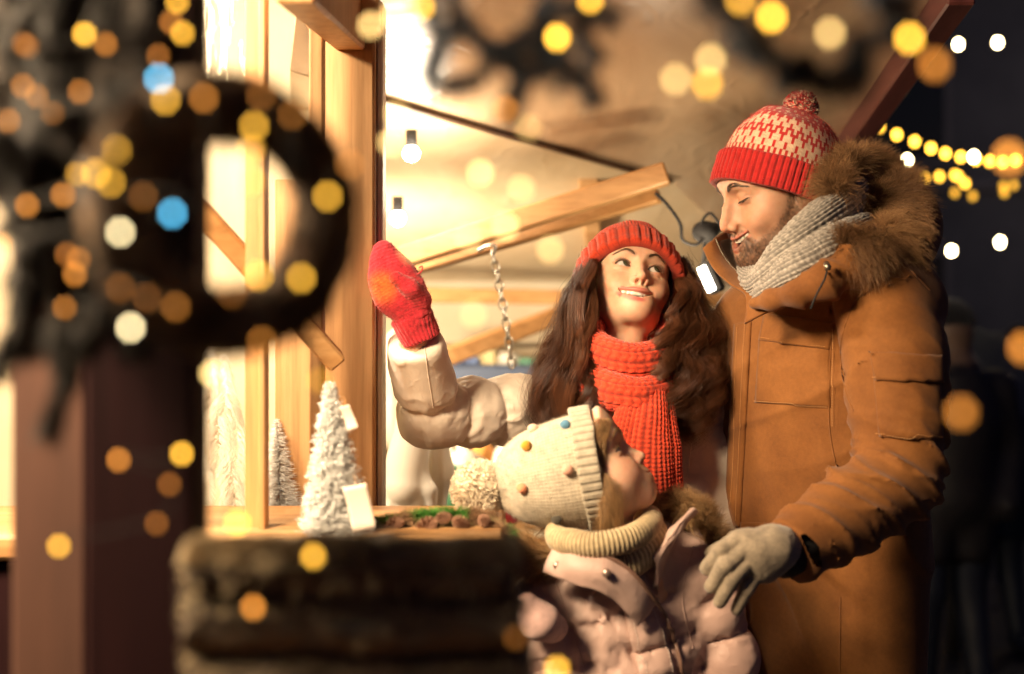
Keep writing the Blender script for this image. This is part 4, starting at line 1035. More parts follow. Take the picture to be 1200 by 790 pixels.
            strand = cl[None] + r0[:, None] * sp[None, :, None] + (np.stack([np.sin(t[None] * RNG.uniform(6, 22, (n, 1)) + RNG.uniform(0, 6, (n, 1)))] * 3, -1) * RNG.normal(0, 1, (n, 1, 3)) * .0011 * t[None, :, None])
            ln = RNG.uniform(.82, 1.0, n); tt = t[None] * ln[:, None]; ii = np.clip((tt * (K - 1)).astype(int), 0, K - 2); fr_ = (tt * (K - 1) - ii)[..., None]
            strand = np.take_along_axis(strand, ii[..., None], 1) * (1 - fr_) + np.take_along_axis(strand, (ii + 1)[..., None], 1) * fr_
            allP.append(strand); base_c = A(.105, .038, .016) * RNG.uniform(.6, 1.6); cols.append(base_c * RNG.uniform(.6, 1.6, (n, 1)))
    # flyaways
    n = 420; g = [guides[i][0] for i in RNG.choice([3, 4, 12, 12, 11, 17, 17], n)]
    fp = []
    for q in g:
        b = spline([at(*p) for p in q], 34); t = np.linspace(0, 1, 34)[:, None]; sg = 1 if q[0][0] > 760 else -1
        o = A(sg * RNG.uniform(.004, .030), RNG.normal(0, .015), RNG.normal(.004, .015)); f = RNG.uniform(2, 6); ph = RNG.uniform(0, 6)
        fp.append(b + o * np.sin(t * 2.6) + np.concatenate([np.sin(t * f * 6 + ph), np.cos(t * f * 6 + ph), np.sin(t * f * 4)], 1) * .005 * t)
    allP.append(np.array(fp)); cols.append(np.tile(A(.16, .075, .035), (n, 1)))
    P = np.concatenate(allP); cc = np.concatenate(cols)
    V, Fq = strands(P, np.r_[np.full(len(P) - n, .00026), np.full(n, .00022)], 3, True, .3)
    link('hair', mesh('hair', V, Fq, col=strand_cols(cc, 34)), HAIRM, wo, 'long dark brown wavy hair')
    # trousers and boots (below the picture)
    def tr(P):
        d = None
        for sx in (-1, 1):
            x = .36 + sx * .085; e = chain(P, [(x, 2.60, .85), (x, 2.59, .5), (x, 2.60, .12)], [.095, .065, .05]); d = e if d is None else smin(d, e, .03)
        return d
    V, Fq = surface(tr, (.12, 2.4, .05), (.6, 2.8, .97), .012); link('trousers', mesh('trousers', V, Fq), DARKK, wo)
    for sx in (-1, 1):
        x = .36 + sx * .085
        bf = lambda P: smax(smin(cone(P, (x, 2.61, .05), (x - .02, 2.45, .04), .048, .04), cone(P, (x, 2.60, .06), (x, 2.60, .25), .05, .055), .03), .002 - P[:, 2], .004)
        V, Fq = surface(bf, (x - .1, 2.35, -.02), (x + .1, 2.72, .34), .008); link('boot', mesh('boot', V, Fq), LINING, wo)
# ================================================================== GIRL

ROSE = nylon('rose_nylon_shell', (.48, .31, .26), (.58, .40, .34), .50, .1, 60)
girl_pos = A(.165, 2.14, 0)
HG = Head((0, 0, 0), 84, 33, 0, .865, child=1, open=.003, smile=.8, chin=.006, gaze=(.0, .35))
HG.c = at(728, 521, 2.10) - HG.M @ A(0, .078, 0) * HG.s
# hat axis points to the back of the head
_ax = A(-.975, .06, -.17); _ax /= np.linalg.norm(_ax); _fx = np.cross(_ax, A(0, 1, 0)); _fx /= np.linalg.norm(_fx); _s = np.cross(_fx, _ax)
MHG = np.stack([_s, _fx, _ax], -1) if np.linalg.det(np.stack([_s, _fx, _ax], -1)) > 0 else np.stack([-_s, _fx, _ax], -1)
CHG = at(704, 547, 2.115); HATG = (CHG, MHG, .079, .084, .162, .030, 2.2)
def girl_head(P):
    q = HG.loc(P); return under_hat(P, smin(HG.sdf(q), HG.neck(q, .047, .0), .03) * HG.s, HATG)
gsec = [(.40, .165, 2.16, .165, .13, 12), (.70, .165, 2.16, .155, .125, 12), (.90, .17, 2.16, .150, .12, 12), (1.02, .17, 2.16, .145, .115, 12), (1.09, .168, 2.16, .12, .10, 12), (1.15, .165, 2.16, .07, .07, 12)]
G0 = at(640, 712, 2.11); G1 = at(836, 668, 2.12)
def gjacket(P):
    d = stack(P, gsec, .04)
    # quilting runs in slanting bands
    band = P @ A(-.30, 0, 1.)
    dz, ds = puffseam(band, [.62, .69, .755, .82, .88, .94, 1.0], .006 * noise(P, 12, 91), .017, .011)
    pl = np.clip((np.abs(P[:, 0] - (.245 - .55 * (P[:, 2] - .8) )) - .026) / .006, 0, 1)      # the flat placket is not quilted
    ridge = 1 - np.abs(noise(P * A(1, 1, .6), 30, 92))
    d = d + dz * (.25 + .75 * pl) + puckers(P, ds, .025, .005, 70, 93) - .006 * ridge ** 3 - .004 * (1 - np.abs(noise(P * A(1, 1, 1.6), 16, 95))) ** 4
    d = smin(d, chain(P, [at(700, 655, 2.15), G0 + A(.0, .02, 0)], [.05, .052]), .035)
    d = smin(d, chain(P, [at(770, 650, 2.15), at(815, 672, 2.14)], [.05, .05]), .035)
    for pts, sd, pos in (([G0, at(632, 775, 2.09), at(650, 850, 2.05)], 94, [.03, .10, .17]), ([at(812, 676, 2.13), at(845, 740, 2.13), at(872, 840, 2.12)], 96, [.035, .10, .17, .23])):
        a, s = chain_t(P, pts, [.050, .050, .044])
        cz, cs = puffseam(s + .007 * noise(P, 16, sd), pos, 0 * s, .017, .011)
        a = a + cz + puckers(P, cs, .02, .005, 75, sd + 1) - .002 * ridge ** 3; d = smin(d, a, .012)
    return d
def build_girl():
    V, Fq = surface(girl_head, HG.c - A(.16, .15, .22), HG.c + A(.16, .15, .15), .0015)
    C = HG.color(HG.loc(V), (.68, .42, .29), (.60, .22, .17), .75)
    def low(P):
        d = stack(P, [(.62, .165, 2.16, .11, .08, 12), (.85, .165, 2.16, .10, .075, 12), (1.08, .165, 2.16, .11, .06, 12)], .03)
        d = smin(d, chain(P, [HG.wld(A(0, -.03, -.17)), (.165, 2.15, 1.05)], [.04, .05]), .03)
        for sx in (-1, 1):
            x = .165 + sx * .06; d = smin(d, chain(P, [(x, 2.16, .62), (x, 2.15, .34), (x, 2.16, .07)], [.06, .042, .03]), .02)
            d = smin(d, cone(P, (x, 2.16, .045), (x + .01, 2.06, .035), .035, .028), .02)
        return d
    V2, F2 = surface(low, (-.1, 1.95, 0), (.4, 2.35, 1.2), .012)
    Va, Fa = joinq([(V, Fq), (V2, F2)]); C = np.vstack([C, np.tile(A(.68, .42, .29), (len(V2), 1))])
    gi = link('person', mesh('person', Va - girl_pos, Fa, col=C), SKIN); gi.location = girl_pos
    tag(gi, 'little girl in cream bobble hat and shiny pink puffer jacket, looking up', 'person', 'family at the market stall')
    HG.features(gi, girl_head, iris=(.06, .05, .03), teethm=TEETH, eyem=EYE, hairm=plain('fair_hair', (.26, .14, .06), .5), brow_r=.00022, lashes=1.0)
    V, Fq = surface(gjacket, (-.08, 1.93, .42), (.46, 2.40, 1.24), .0036)
    jk = link('puffer_jacket', mesh('puffer_jacket', V, Fq), ROSE, gi, 'shiny rose pink puffer jacket')
    dm = 1.5
    pk = patch(gjacket, [(722, 680), (756, 672), (796, 800), (752, 806)], 12, 60, .006, .006, dm, .002)
    link('front_placket', mesh('front_placket', *pk), ROSE, jk)
    for l_ in ([(730, 690), (745, 740), (759, 800)], [(752, 684), (772, 735), (789, 800)]):
        link('stitching', mesh('stitching', *stitches(gjacket, [l_], .0052, .0034, .0007, .0075, dm)), plain('pale_thread', (.75, .62, .55), .6), jk)
    seam_objs(gjacket, [[(650, 680), (668, 730), (690, 800)], [(812, 640), (800, 700), (812, 760)]], ROSE, jk, dm)
    # ---- collar flaps (folded open) with press studs
    def strip(rows, nu, nv, th, name, mat=ROSE, par=jk, flip=1, w=.0045):
        G = np.array([[at(*p) for p in r_] for r_ in rows]); G = np.array([spline(r_, nu) for r_ in G]); G = np.array([spline(G[:, i], nv) for i in range(nu)])
        t1 = np.gradient(G, axis=0); t2 = np.gradient(G, axis=1); n = np.cross(t1, t2); n /= L(n)[..., None] + 1e-9
        G = G + n * (noise(G.reshape(-1, 3), 40, 4).reshape(nu, nv) * w)[..., None]
        return link(name, mesh(name, *sheet(G, n * flip, nu, nv, th)), mat, par)
    lf = strip([[(654, 632, 2.06), (676, 642, 2.02), (706, 652, 2.0), (730, 664, 2.0), (750, 682, 2.01), (768, 706, 2.03)],
                [(648, 652, 2.04), (670, 661, 2.005), (700, 672, 1.99), (724, 684, 1.99), (742, 700, 2.0), (757, 720, 2.02)],
                [(640, 672, 2.035), (664, 680, 2.01), (696, 689, 1.995), (716, 699, 2.0), (733, 714, 2.01), (746, 732, 2.025)]], 44, 14, .007, 'collar_flap')
    ed = spline([at(*p) for p in [(654, 630, 2.055), (676, 640, 2.015), (706, 650, 1.995), (730, 662, 1.995), (750, 680, 2.0), (768, 704, 2.02)]], 50)
    e2, en = hit(gjacket, spline(A((776, 720), (788, 748), (800, 800)), 20), dm); ed = np.vstack([ed, e2 + en * .006])
    V, Fq = tube(ed, .0030); link('zip', mesh('zip', V, Fq), plain('zip_tape', (.20, .11, .08), .4), jk)
    strip([[(764, 668, 2.05), (782, 640, 2.04), (800, 618, 2.05), (818, 600, 2.07)], [(768, 655, 2.04), (784, 630, 2.03), (799, 610, 2.04), (812, 596, 2.06)], [(764, 690, 2.055), (776, 655, 2.07), (788, 630, 2.08), (800, 606, 2.09)]][:3], 30, 10, .006, 'collar_flap')
    STUD = plain('rose_metal', (.42, .30, .25), .35, .7)
    for x, y, Y in ((653, 663, 2.02), (711, 672, 1.975)):
        c = at(x, y, Y); V, Fq = tube([c + A(0, .006, 0), c + A(0, -.001, 0), c + A(0, -.003, 0), c + A(0, -.004, 0)], [.0062, .0062, .0052, .0001], 24); link('press_stud', mesh('press_stud', V, Fq), STUD, jk)
    # ---- rolled jumper neck
    wool = A(.50, .38, .22)
    def ribcol(path, wa, wb, nr, name):
        nr = int(nr * .8)
        P = spline(path, 260); K = 260; T = np.gradient(P, axis=0); T /= L(T)[:, None]; up = A(0, 0, 1); n1 = up - T * (T @ up)[:, None]; n1 /= L(n1)[:, None]; n2 = np.cross(T, n1)
        nu = 28; a = np.linspace(0, 6.2832, nu, endpoint=False)[:, None]; v = np.linspace(0, 1, K)[None]
        rib = np.abs(np.sin(v * nr * math.pi)) ** .7 * .0042
        V = P[None] + n1[None] * (np.cos(a) * (wa + rib))[..., None] + n2[None] * (np.sin(a) * (wb + rib))[..., None]; V = V.reshape(-1, 3) + noise(V.reshape(-1, 3), 30, 6)[:, None] * A(.002, .002, .002)
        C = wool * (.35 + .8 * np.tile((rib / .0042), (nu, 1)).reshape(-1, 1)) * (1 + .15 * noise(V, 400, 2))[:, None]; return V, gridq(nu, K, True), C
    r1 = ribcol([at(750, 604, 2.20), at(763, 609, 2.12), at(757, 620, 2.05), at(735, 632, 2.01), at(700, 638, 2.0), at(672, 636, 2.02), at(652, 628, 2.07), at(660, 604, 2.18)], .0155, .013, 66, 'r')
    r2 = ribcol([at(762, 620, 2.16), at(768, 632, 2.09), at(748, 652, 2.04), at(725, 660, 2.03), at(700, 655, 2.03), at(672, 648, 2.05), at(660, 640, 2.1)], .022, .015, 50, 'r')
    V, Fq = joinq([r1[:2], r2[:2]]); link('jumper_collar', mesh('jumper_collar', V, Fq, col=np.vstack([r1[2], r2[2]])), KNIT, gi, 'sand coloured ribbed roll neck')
    # ---- fur on the hood edge
    pa = spline([at(600, 628, 2.18), at(612, 640, 2.12), at(632, 655, 2.08), at(648, 655, 2.07)], 100); pb = spline([at(770, 600, 2.2), at(792, 592, 2.15), at(815, 600, 2.13), at(832, 620, 2.12), at(835, 650, 2.14)], 100)
    pc = spline([at(640, 615, 2.24), at(700, 620, 2.30), at(770, 600, 2.24)], 100)
    path = np.vstack([pa, pb, pc]); n = 13000; i = RNG.choice(300, n, p=np.r_[np.full(100, .45), np.full(100, .4), np.full(100, .15)] / 100)
    d = RNG.normal(0, 1, (n, 3)); d /= L(d)[:, None]; root = path[i] + d * .012
    outw = np.where((i < 100)[:, None], A(-.75, -.1, .15), np.where((i < 200)[:, None], A(.35, -.25, .55), A(0, .3, .5)))
    P = fur_on(root, d * .6 + outw, RNG.uniform(.018, .036, n), 7, .9, .25, clump=34, seed=60)
    V, Fq = strands(P, np.full(n, .00042)); cl = (noise(root, 45, 8) * .5 + .5)[:, None]; cc = (A(.30, .15, .055) * (1 - cl) + A(.62, .40, .20) * cl) * RNG.uniform(.6, 1.25, (n, 1))
    link('fur_trim', mesh('fur_trim', V, Fq, col=strand_cols(cc, 7)), FUR, jk, 'golden fur edging of the hood')
    def hood(P): return smin(chain(P, [at(630, 650, 2.16), at(700, 660, 2.26), at(790, 635, 2.22), at(820, 630, 2.17)], [.026, .035, .035, .028], .03), ell(P, at(715, 690, 2.28), (.12, .06, .07)), .04) + noise(P, 18, 9) * .004
    V, Fq = surface(hood, (-.05, 2.0, .92), (.40, 2.42, 1.26), .005); link('hood', mesh('hood', V, Fq), ROSE, jk)
    # ---- hat with felt balls
    cream = A(.53, .45, .34)
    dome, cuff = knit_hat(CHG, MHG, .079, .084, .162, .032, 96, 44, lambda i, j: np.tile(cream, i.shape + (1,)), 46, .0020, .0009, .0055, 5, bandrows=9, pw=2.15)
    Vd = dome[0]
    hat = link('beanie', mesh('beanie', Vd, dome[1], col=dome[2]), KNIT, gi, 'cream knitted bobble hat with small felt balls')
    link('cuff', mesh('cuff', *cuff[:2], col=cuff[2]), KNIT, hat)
    pcx = CHG + MHG @ A(0, 0, .184)
    V, Fq, C = ball_fluff(pcx, .043, 9000, [cream * 1.75, cream * 1.8, cream * 1.65], .0007, 5); link('pompom', mesh('pompom', V, Fq, col=C), KNIT, hat)
    def hatsdf(P):
        c, M, rx, ry, H, band, pw = HATG; q = (P - c) @ M; k = np.sqrt((q[:, 0] / rx) ** 2 + (q[:, 1] / ry) ** 2); z = np.maximum(q[:, 2] - band * .6, 0) / (H - band * .6)
        return ((k ** 2.15 + z ** 2.15) ** (1 / 2.15) - 1) * .08
    for (x, y), cb in (((663, 500), (.10, .24, .36)), ((618, 524), (.62, .30, .03)), ((665, 551), (.80, .42, .30)), ((613, 572), (.72, .27, .14)), ((653, 606), (.075, .065, .05)), ((674, 487), (.80, .45, .34)), ((626, 505), (.80, .50, .38))):
        p, nn = hit(hatsdf, [(x, y)], 1.6); c = p[0] + nn[0] * .0035
        f = lambda P: sph(P, c, .0078) + noise(P, 120, 3) * .0012
        V, Fq = surface(f, c - .012, c + .012, .0011); link('felt_ball', mesh('felt_ball', V, Fq, col=np.tile(A(*cb), (len(V), 1))), KNIT, hat)
    P, r = fuzz(np.vstack([dome[0], cuff[0]]), np.vstack([vnorm(*dome[:2]), vnorm(*cuff[:2])]), 7000, .005); s_ = np.sign(((P[:, 0] - CHG - MHG @ A(0, 0, .04)) * (P[:, 1] - P[:, 0])).sum(-1)); P = P[:, :1] + (P - P[:, :1]) * s_[:, None, None]
    V, Fq = strands(P, r); link('wool_fuzz', mesh('wool_fuzz', V, Fq, col=np.tile(cream, (len(V), 1))), KNIT, hat)
    # ---- wisps of fair hair in front of the ear
    n = 420; t = np.linspace(0, 1, 16)
    st = RNG.uniform(0, 1, n); x0 = 706 - 6 * st + 5 * RNG.random(n); y0 = 556 + 46 * st
    P = np.stack([np.stack([at(a + 2, b, 2.035), at(a + 4 + 14 * c_, b + 14, 2.028), at(a + 2 + 18 * c_, b + 36, 2.035), at(a + 22 * c_, b + 60, 2.06)]) for a, b, c_ in zip(x0, y0, RNG.uniform(-.3, 1.1, n))])
    P = np.stack([spline(p, 16) for p in P]); P = P + RNG.normal(0, .0035, (n, 1, 3)); P += (np.sin(t[None] * RNG.uniform(4, 9, (n, 1)) + RNG.uniform(0, 6, (n, 1)))[..., None] * RNG.normal(0, 1, (n, 1, 3)) * .0022 * t[None, :, None])
    hx = np.stack([RNG.uniform(704, 717, 2600), RNG.uniform(490, 604, 2600)], -1); hx[:, 0] -= (hx[:, 1] - 490) * .05 + 4
    hp, hn = hit(girl_head, hx, 1.7); ok = np.abs(girl_head(hp)) < .003; hp = hp[ok]; hn = hn[ok]; m_ = len(hp); dn = A(-.45, 0, -.9) + RNG.normal(0, .15, (m_, 3)); dn = dn - hn * (dn * hn).sum(-1)[:, None]
    lnh = RNG.uniform(.010, .026, (m_, 1, 1)); S2 = hp[:, None] + hn[:, None] * .0012 + dn[:, None] * lnh * np.linspace(0, 1, 16)[None, :, None] + hn[:, None] * .0015 * np.sin(np.linspace(0, 3.1, 16))[None, :, None]
    P = np.concatenate([P, S2]); n = len(P)
    V, Fq = strands(P, np.full(n, .0002)); link('hair', mesh('hair', V, Fq, col=strand_cols(A(.40, .23, .10) * RNG.uniform(.6, 1.6, (n, 1)), 16)), HAIRM, gi, 'wisps of fair hair by the ear')
    # mitten on the near hand, resting on the counter edge
    def mit(P): return chain(P, [at(646, 735, 2.03), at(632, 728, 2.0), at(616, 708, 1.99)], [.022, .024, .016], .02) + noise(P, 30, 5) * .003
    V, Fq = surface(mit, at(575, 780, 1.9), at(690, 670, 2.06) + A(0, 0, .05), .003); link('mitten', mesh('mitten', V, Fq, col=np.tile(A(.62, .40, .36), (len(V), 1))), KNIT, gi, 'pale pink mitten')
    def tr(P):
        d = None
        for sx in (-1, 1):
            x = .165 + sx * .06; e = chain(P, [(x, 2.16, .58), (x, 2.15, .34), (x, 2.16, .09)], [.075, .052, .042]); d = e if d is None else smin(d, e, .02)
        return d
    V, Fq = surface(tr, (-.05, 2.0, .03), (.4, 2.3, .7), .010); link('trousers', mesh('trousers', V, Fq), DARKK, gi)
    for sx in (-1, 1):
        x = .165 + sx * .06
        bf = lambda P: smax(smin(cone(P, (x, 2.17, .045), (x + .01, 2.06, .035), .04, .034), cone(P, (x, 2.16, .05), (x, 2.16, .16), .042, .045), .02), .002 - P[:, 2], .004)
        V, Fq = surface(bf, (x - .08, 1.98, -.02), (x + .08, 2.26, .24), .007); link('boot', mesh('boot', V, Fq), LINING, gi)
# ================================================================== THE PLACE
def plane3(a, b, c):
    n = np.cross(b - a, c - a); return a, n / np.linalg.norm(n)
def on(pl, px, py):
    d = A((px - 600) * .0006, 1, (395 - py) * .0006); t = ((pl[0] - CAM) @ pl[1]) / (d @ pl[1]); return CAM + d * t
def slab(pts, th, nrm):
    P = np.array(pts); n = len(P); V = np.vstack([P, P + np.asarray(nrm) * th])
    return V, [list(range(n)), list(range(2 * n - 1, n - 1, -1))] + [[i, i + n, (i + 1) % n + n, (i + 1) % n] for i in range(n)]
def flat_obj(name, V, Fq, mat, par=None, label=None): return link(name, mesh(name, V, Fq, smooth=False), mat, par, label)
PINE = wood_mat('pine_post', (.34, .165, .06), (.50, .27, .11), (.60, .36, .17), 'Z', 9)
PINEX = wood_mat('pine_rail', (.34, .16, .055), (.48, .25, .095), (.58, .34, .15), 'X', 9)
MAROON = wood_mat('maroon_paint', (.010, .0025, .003), (.017, .004, .005), (.024, .007, .007), 'Z', 8, .75); MAROON.node_tree.nodes['Principled BSDF'].inputs['Specular IOR Level'].default_value = .12
def ply(name, c1, c2, c3, rough):
    m, nt, b = newmat(name); v = coords(nt, (1, .35, 1)); n = noise_n(nt, v, 2.6, 6, .6, 1.2)
    nt.links.new(ramp(nt, n, [(.3, c1), (.5, c2), (.7, c3)]), b.inputs['Base Color']); setp(b, Roughness=rough, Specular_IOR_Level=.5, Coat_Weight=.3, Coat_Roughness=.2)
    w = N(nt, 'ShaderNodeTexNoise', Scale=9, Detail=7, Roughness=.62, Distortion=2.2); w.noise_type = 'RIDGED_MULTIFRACTAL'; nt.links.new(coords(nt, (1, .5, 1)), w.inputs['Vector'])
    bump(nt, b, w.outputs[0], .45, .006); return m
PLY = ply('varnished_plywood', (.44, .27, .155), (.56, .38, .235), (.66, .49, .33), .28)
PLYL = ply('pale_plywood', (.50, .36, .20), (.60, .45, .27), (.66, .52, .34), .5)
def build_stall():
    st = empty('market_stall', (-.6, 2.6, 0), 'wooden market stall with pine posts, glazed window and open plywood roof', 'market stall')
    pa = plane3(at(450, 115, 2.9), at(785, 210, 3.6), at(1110, 0, 2.6)); pb = plane3(at(450, 115, 2.9), at(785, 210, 3.6), at(455, 305, 4.8))
    up = A(0, 0, 1)
    # roof sheets
    V, Fq = slab([on(pa, 380, -260), on(pa, 762, -260), on(pa, 785, 209.5), on(pa, 450, 114), on(pa, 340, 82)], .02, up); flat_obj('roof_panel', V, Fq, PLY, st)
    V, Fq = slab([on(pa, 762, -260), on(pa, 1240, -200), on(pa, 1108, 0), on(pa, 984, 165), on(pa, 880, 300), on(pa, 800, 226), on(pa, 785, 209.5)], .02, up); flat_obj('roof_panel', V, Fq, PLY, st)
    V, Fq = slab([on(pb, 340, 84), on(pb, 450, 116), on(pb, 785, 211.5), on(pb, 900, 245), on(pb, 900, 330), on(pb, 445, 330), on(pb, 340, 330)], .02, up); flat_obj('roof_panel', V, Fq, PLYL, st)
    # dark red edge board of the roof
    a, b = on(pa, 1112, -30), on(pa, 960, 196); b2 = a + (b - a) * 1.15
    V, Fq = beam(a + A(.02, 0, -.01), b2 + A(.02, 0, -.01), .05, .09); flat_obj('edge_board', V, Fq, wood_mat('edge_red', (.05, .014, .012), (.075, .02, .018), (.10, .03, .024), 'Y', 8, .45), st)
    # seam strip between the sheets
    V, Fq = beam(on(pa, 440, 112) - up * .006, on(pa, 786, 210.5) - up * .006, .02, .008); flat_obj('cover_strip', V, Fq, wood_mat('dark_strip', (.05, .025, .012), (.08, .04, .02), (.1, .05, .025), 'X'), st)
    # timber brace under the roof, two bars meeting on the right
    V, Fq = beam(at(440, 312, 3.15), at(782, 203, 3.05), .06, .046); flat_obj('brace_beam', V, Fq, PINEX, st)
    V, Fq = beam(at(430, 330, 3.35), at(772, 229, 3.12), .05, .032); flat_obj('brace_beam', V, Fq, PINEX, st)
    V, Fq = beam(at(425, 455, 3.9), at(680, 360, 4.2), .05, .05); flat_obj('brace_beam', V, Fq, PINEX, st)
    for (xa, ya, Ya), (xb, yb, Yb) in (((455, 345, 4.6), (860, 352, 4.9)), ((690, 215, 3.6), (700, 320, 5.0))):
        V, Fq = beam(at(xa, ya, Ya), at(xb, yb, Yb), .05, .05); flat_obj('rafter', V, Fq, PINEX, st)
    # corner post, head beam, glazing bars
    V, Fq = box((at(409, 300, 2.3)) * A(1, 1, 0) + A(0, .045, .78 + .62), (.083, .09, 1.56), None, .004); flat_obj('post', V, Fq, PINE, st)
    V, Fq = beam(at(345, -40, 1.75), at(420, 36, 2.42), .05, .09); flat_obj('head_beam', V, Fq, PINE, st)
    V, Fq = box(at(404, 18, 2.285), (.115, .08, .055), None, .004); flat_obj('head_beam', V, Fq, PINEX, st)
    V, Fq = box(at(447, 300, 2.36) * A(1, 1, 0) + A(0, 0, 1.55), (.010, .06, .9), None, .002); flat_obj('edge_trim', V, Fq, plain('lit_edge_white', (.75, .70, .60), .4), st)  # near-white colour stands in for bright light on the frame edge
    for x, w, y0, y1, Y in ((298, 17, -60, 632, 2.02), (309, 8, -60, 632, 2.0), (372, 16, -60, 632, 2.2)):
        a_, b_ = at(x, y0, Y), at(x, y1, Y); V, Fq = box((a_ + b_) / 2, (w * .0006 * Y, .035, a_[2] - b_[2]), None, .002); flat_obj('glazing_bar', V, Fq, PINE, st)
    V, Fq = box((at(344, 300, 2.3)) + A(0, .02, -.25), (46 * .0006 * 2.3, .02, .75), None, .002); flat_obj('side_board', V, Fq, PINE, st)
    V, Fq = beam(at(215, 225, 1.98), at(395, 425, 2.12), .03, .036, (0, -1, 0)); flat_obj('diagonal_brace', V, Fq, PINEX, st)
    # glass panes
    gm, nt, b = newmat('window_glass'); nt.nodes.remove(b); tr = N(nt, 'ShaderNodeBsdfTransparent'); gl = N(nt, 'ShaderNodeBsdfGlossy', Roughness=.06); fr = N(nt, 'ShaderNodeFresnel', IOR=1.5); mxs = N(nt, 'ShaderNodeMixShader')
    bn = N(nt, 'ShaderNodeBump', Strength=.5, Distance=.01); nt.links.new(noise_n(nt, coords(nt, (1, 1, .2)), 11, 5), bn.inputs['Height']); nt.links.new(bn.outputs[0], gl.inputs['Normal']); nt.links.new(bn.outputs[0], fr.inputs['Normal'])
    nt.links.new(fr.outputs[0], mxs.inputs[0]); nt.links.new(tr.outputs[0], mxs.inputs[1]); nt.links.new(gl.outputs[0], mxs.inputs[2]); nt.links.new(mxs.outputs[0], nt.nodes['Material Output'].inputs[0])
    for x0, x1, Y in ((160, 290, 2.03), (314, 366, 2.08)):
        a_, b_ = at(x0, -40, Y), at(x1, 628, Y); V, Fq = box((a_ + b_) / 2, (b_[0] - a_[0], .004, a_[2] - b_[2]), None, .0005); flat_obj('window_pane', V, Fq, gm, st)
    # interior walls
    cream = varied('cream_boards', (.60, .48, .30), (.72, .60, .42), 3, .6, 20, .3, .003)
    V, Fq = box((-1.05, 5.3, 1.5), (3.8, .04, 3.0), None, .003); flat_obj('back_wall', V, Fq, cream, st)
    V, Fq = box((-1.75, 3.4, 1.3), (.04, 3.6, 2.6), None, .003); flat_obj('side_wall', V, Fq, cream, st)
    V, Fq = box((-.95, 3.0, 1.7), (1.1, .03, 1.5), None, .003); flat_obj('partition', V, Fq, cream, st)
    # counter
    V, Fq = box((-.66, 2.09, 1.165), (1.30, .34, .035), None, .006); flat_obj('counter_top', V, Fq, PINEX, st)
    V, Fq = box((-.66, 2.09, .573), (1.24, .28, 1.14), None, .006); flat_obj('counter_front', V, Fq, MAROON, st)
    V, Fq = box(at(431, 535, 2.34), (.035, .02, .11), None, .003); flat_obj('dark_gap_box', V, Fq, plain('dark_gap_blue', (.03, .045, .07), .4, .6), st)  # dark blue box stands in for the shaded gap below the post
    # shelf at the back
    for z in (1.12, 1.42):
        V, Fq = box((-.35, 4.55, z - .25), (1.6, .4, .03), None, .004); flat_obj('shelf', V, Fq, PINEX, st)
    V, Fq = box(at(560, 445, 4.7), (.42, .1, .10), None, .01); flat_obj('awning_box', V, Fq, plain('slate_blue', (.05, .07, .12), .6), st)
    return st
WARM = (1., .62, .26)
def lamp_light(name, p, power, r, col=WARM, typ='POINT', par=None):
    l = bpy.data.lights.new(name, typ); l.energy = power; l.color = col; l.shadow_soft_size = r
    o = bpy.data.objects.new(name, l); COL.objects.link(o); o.location = tuple(p); return o
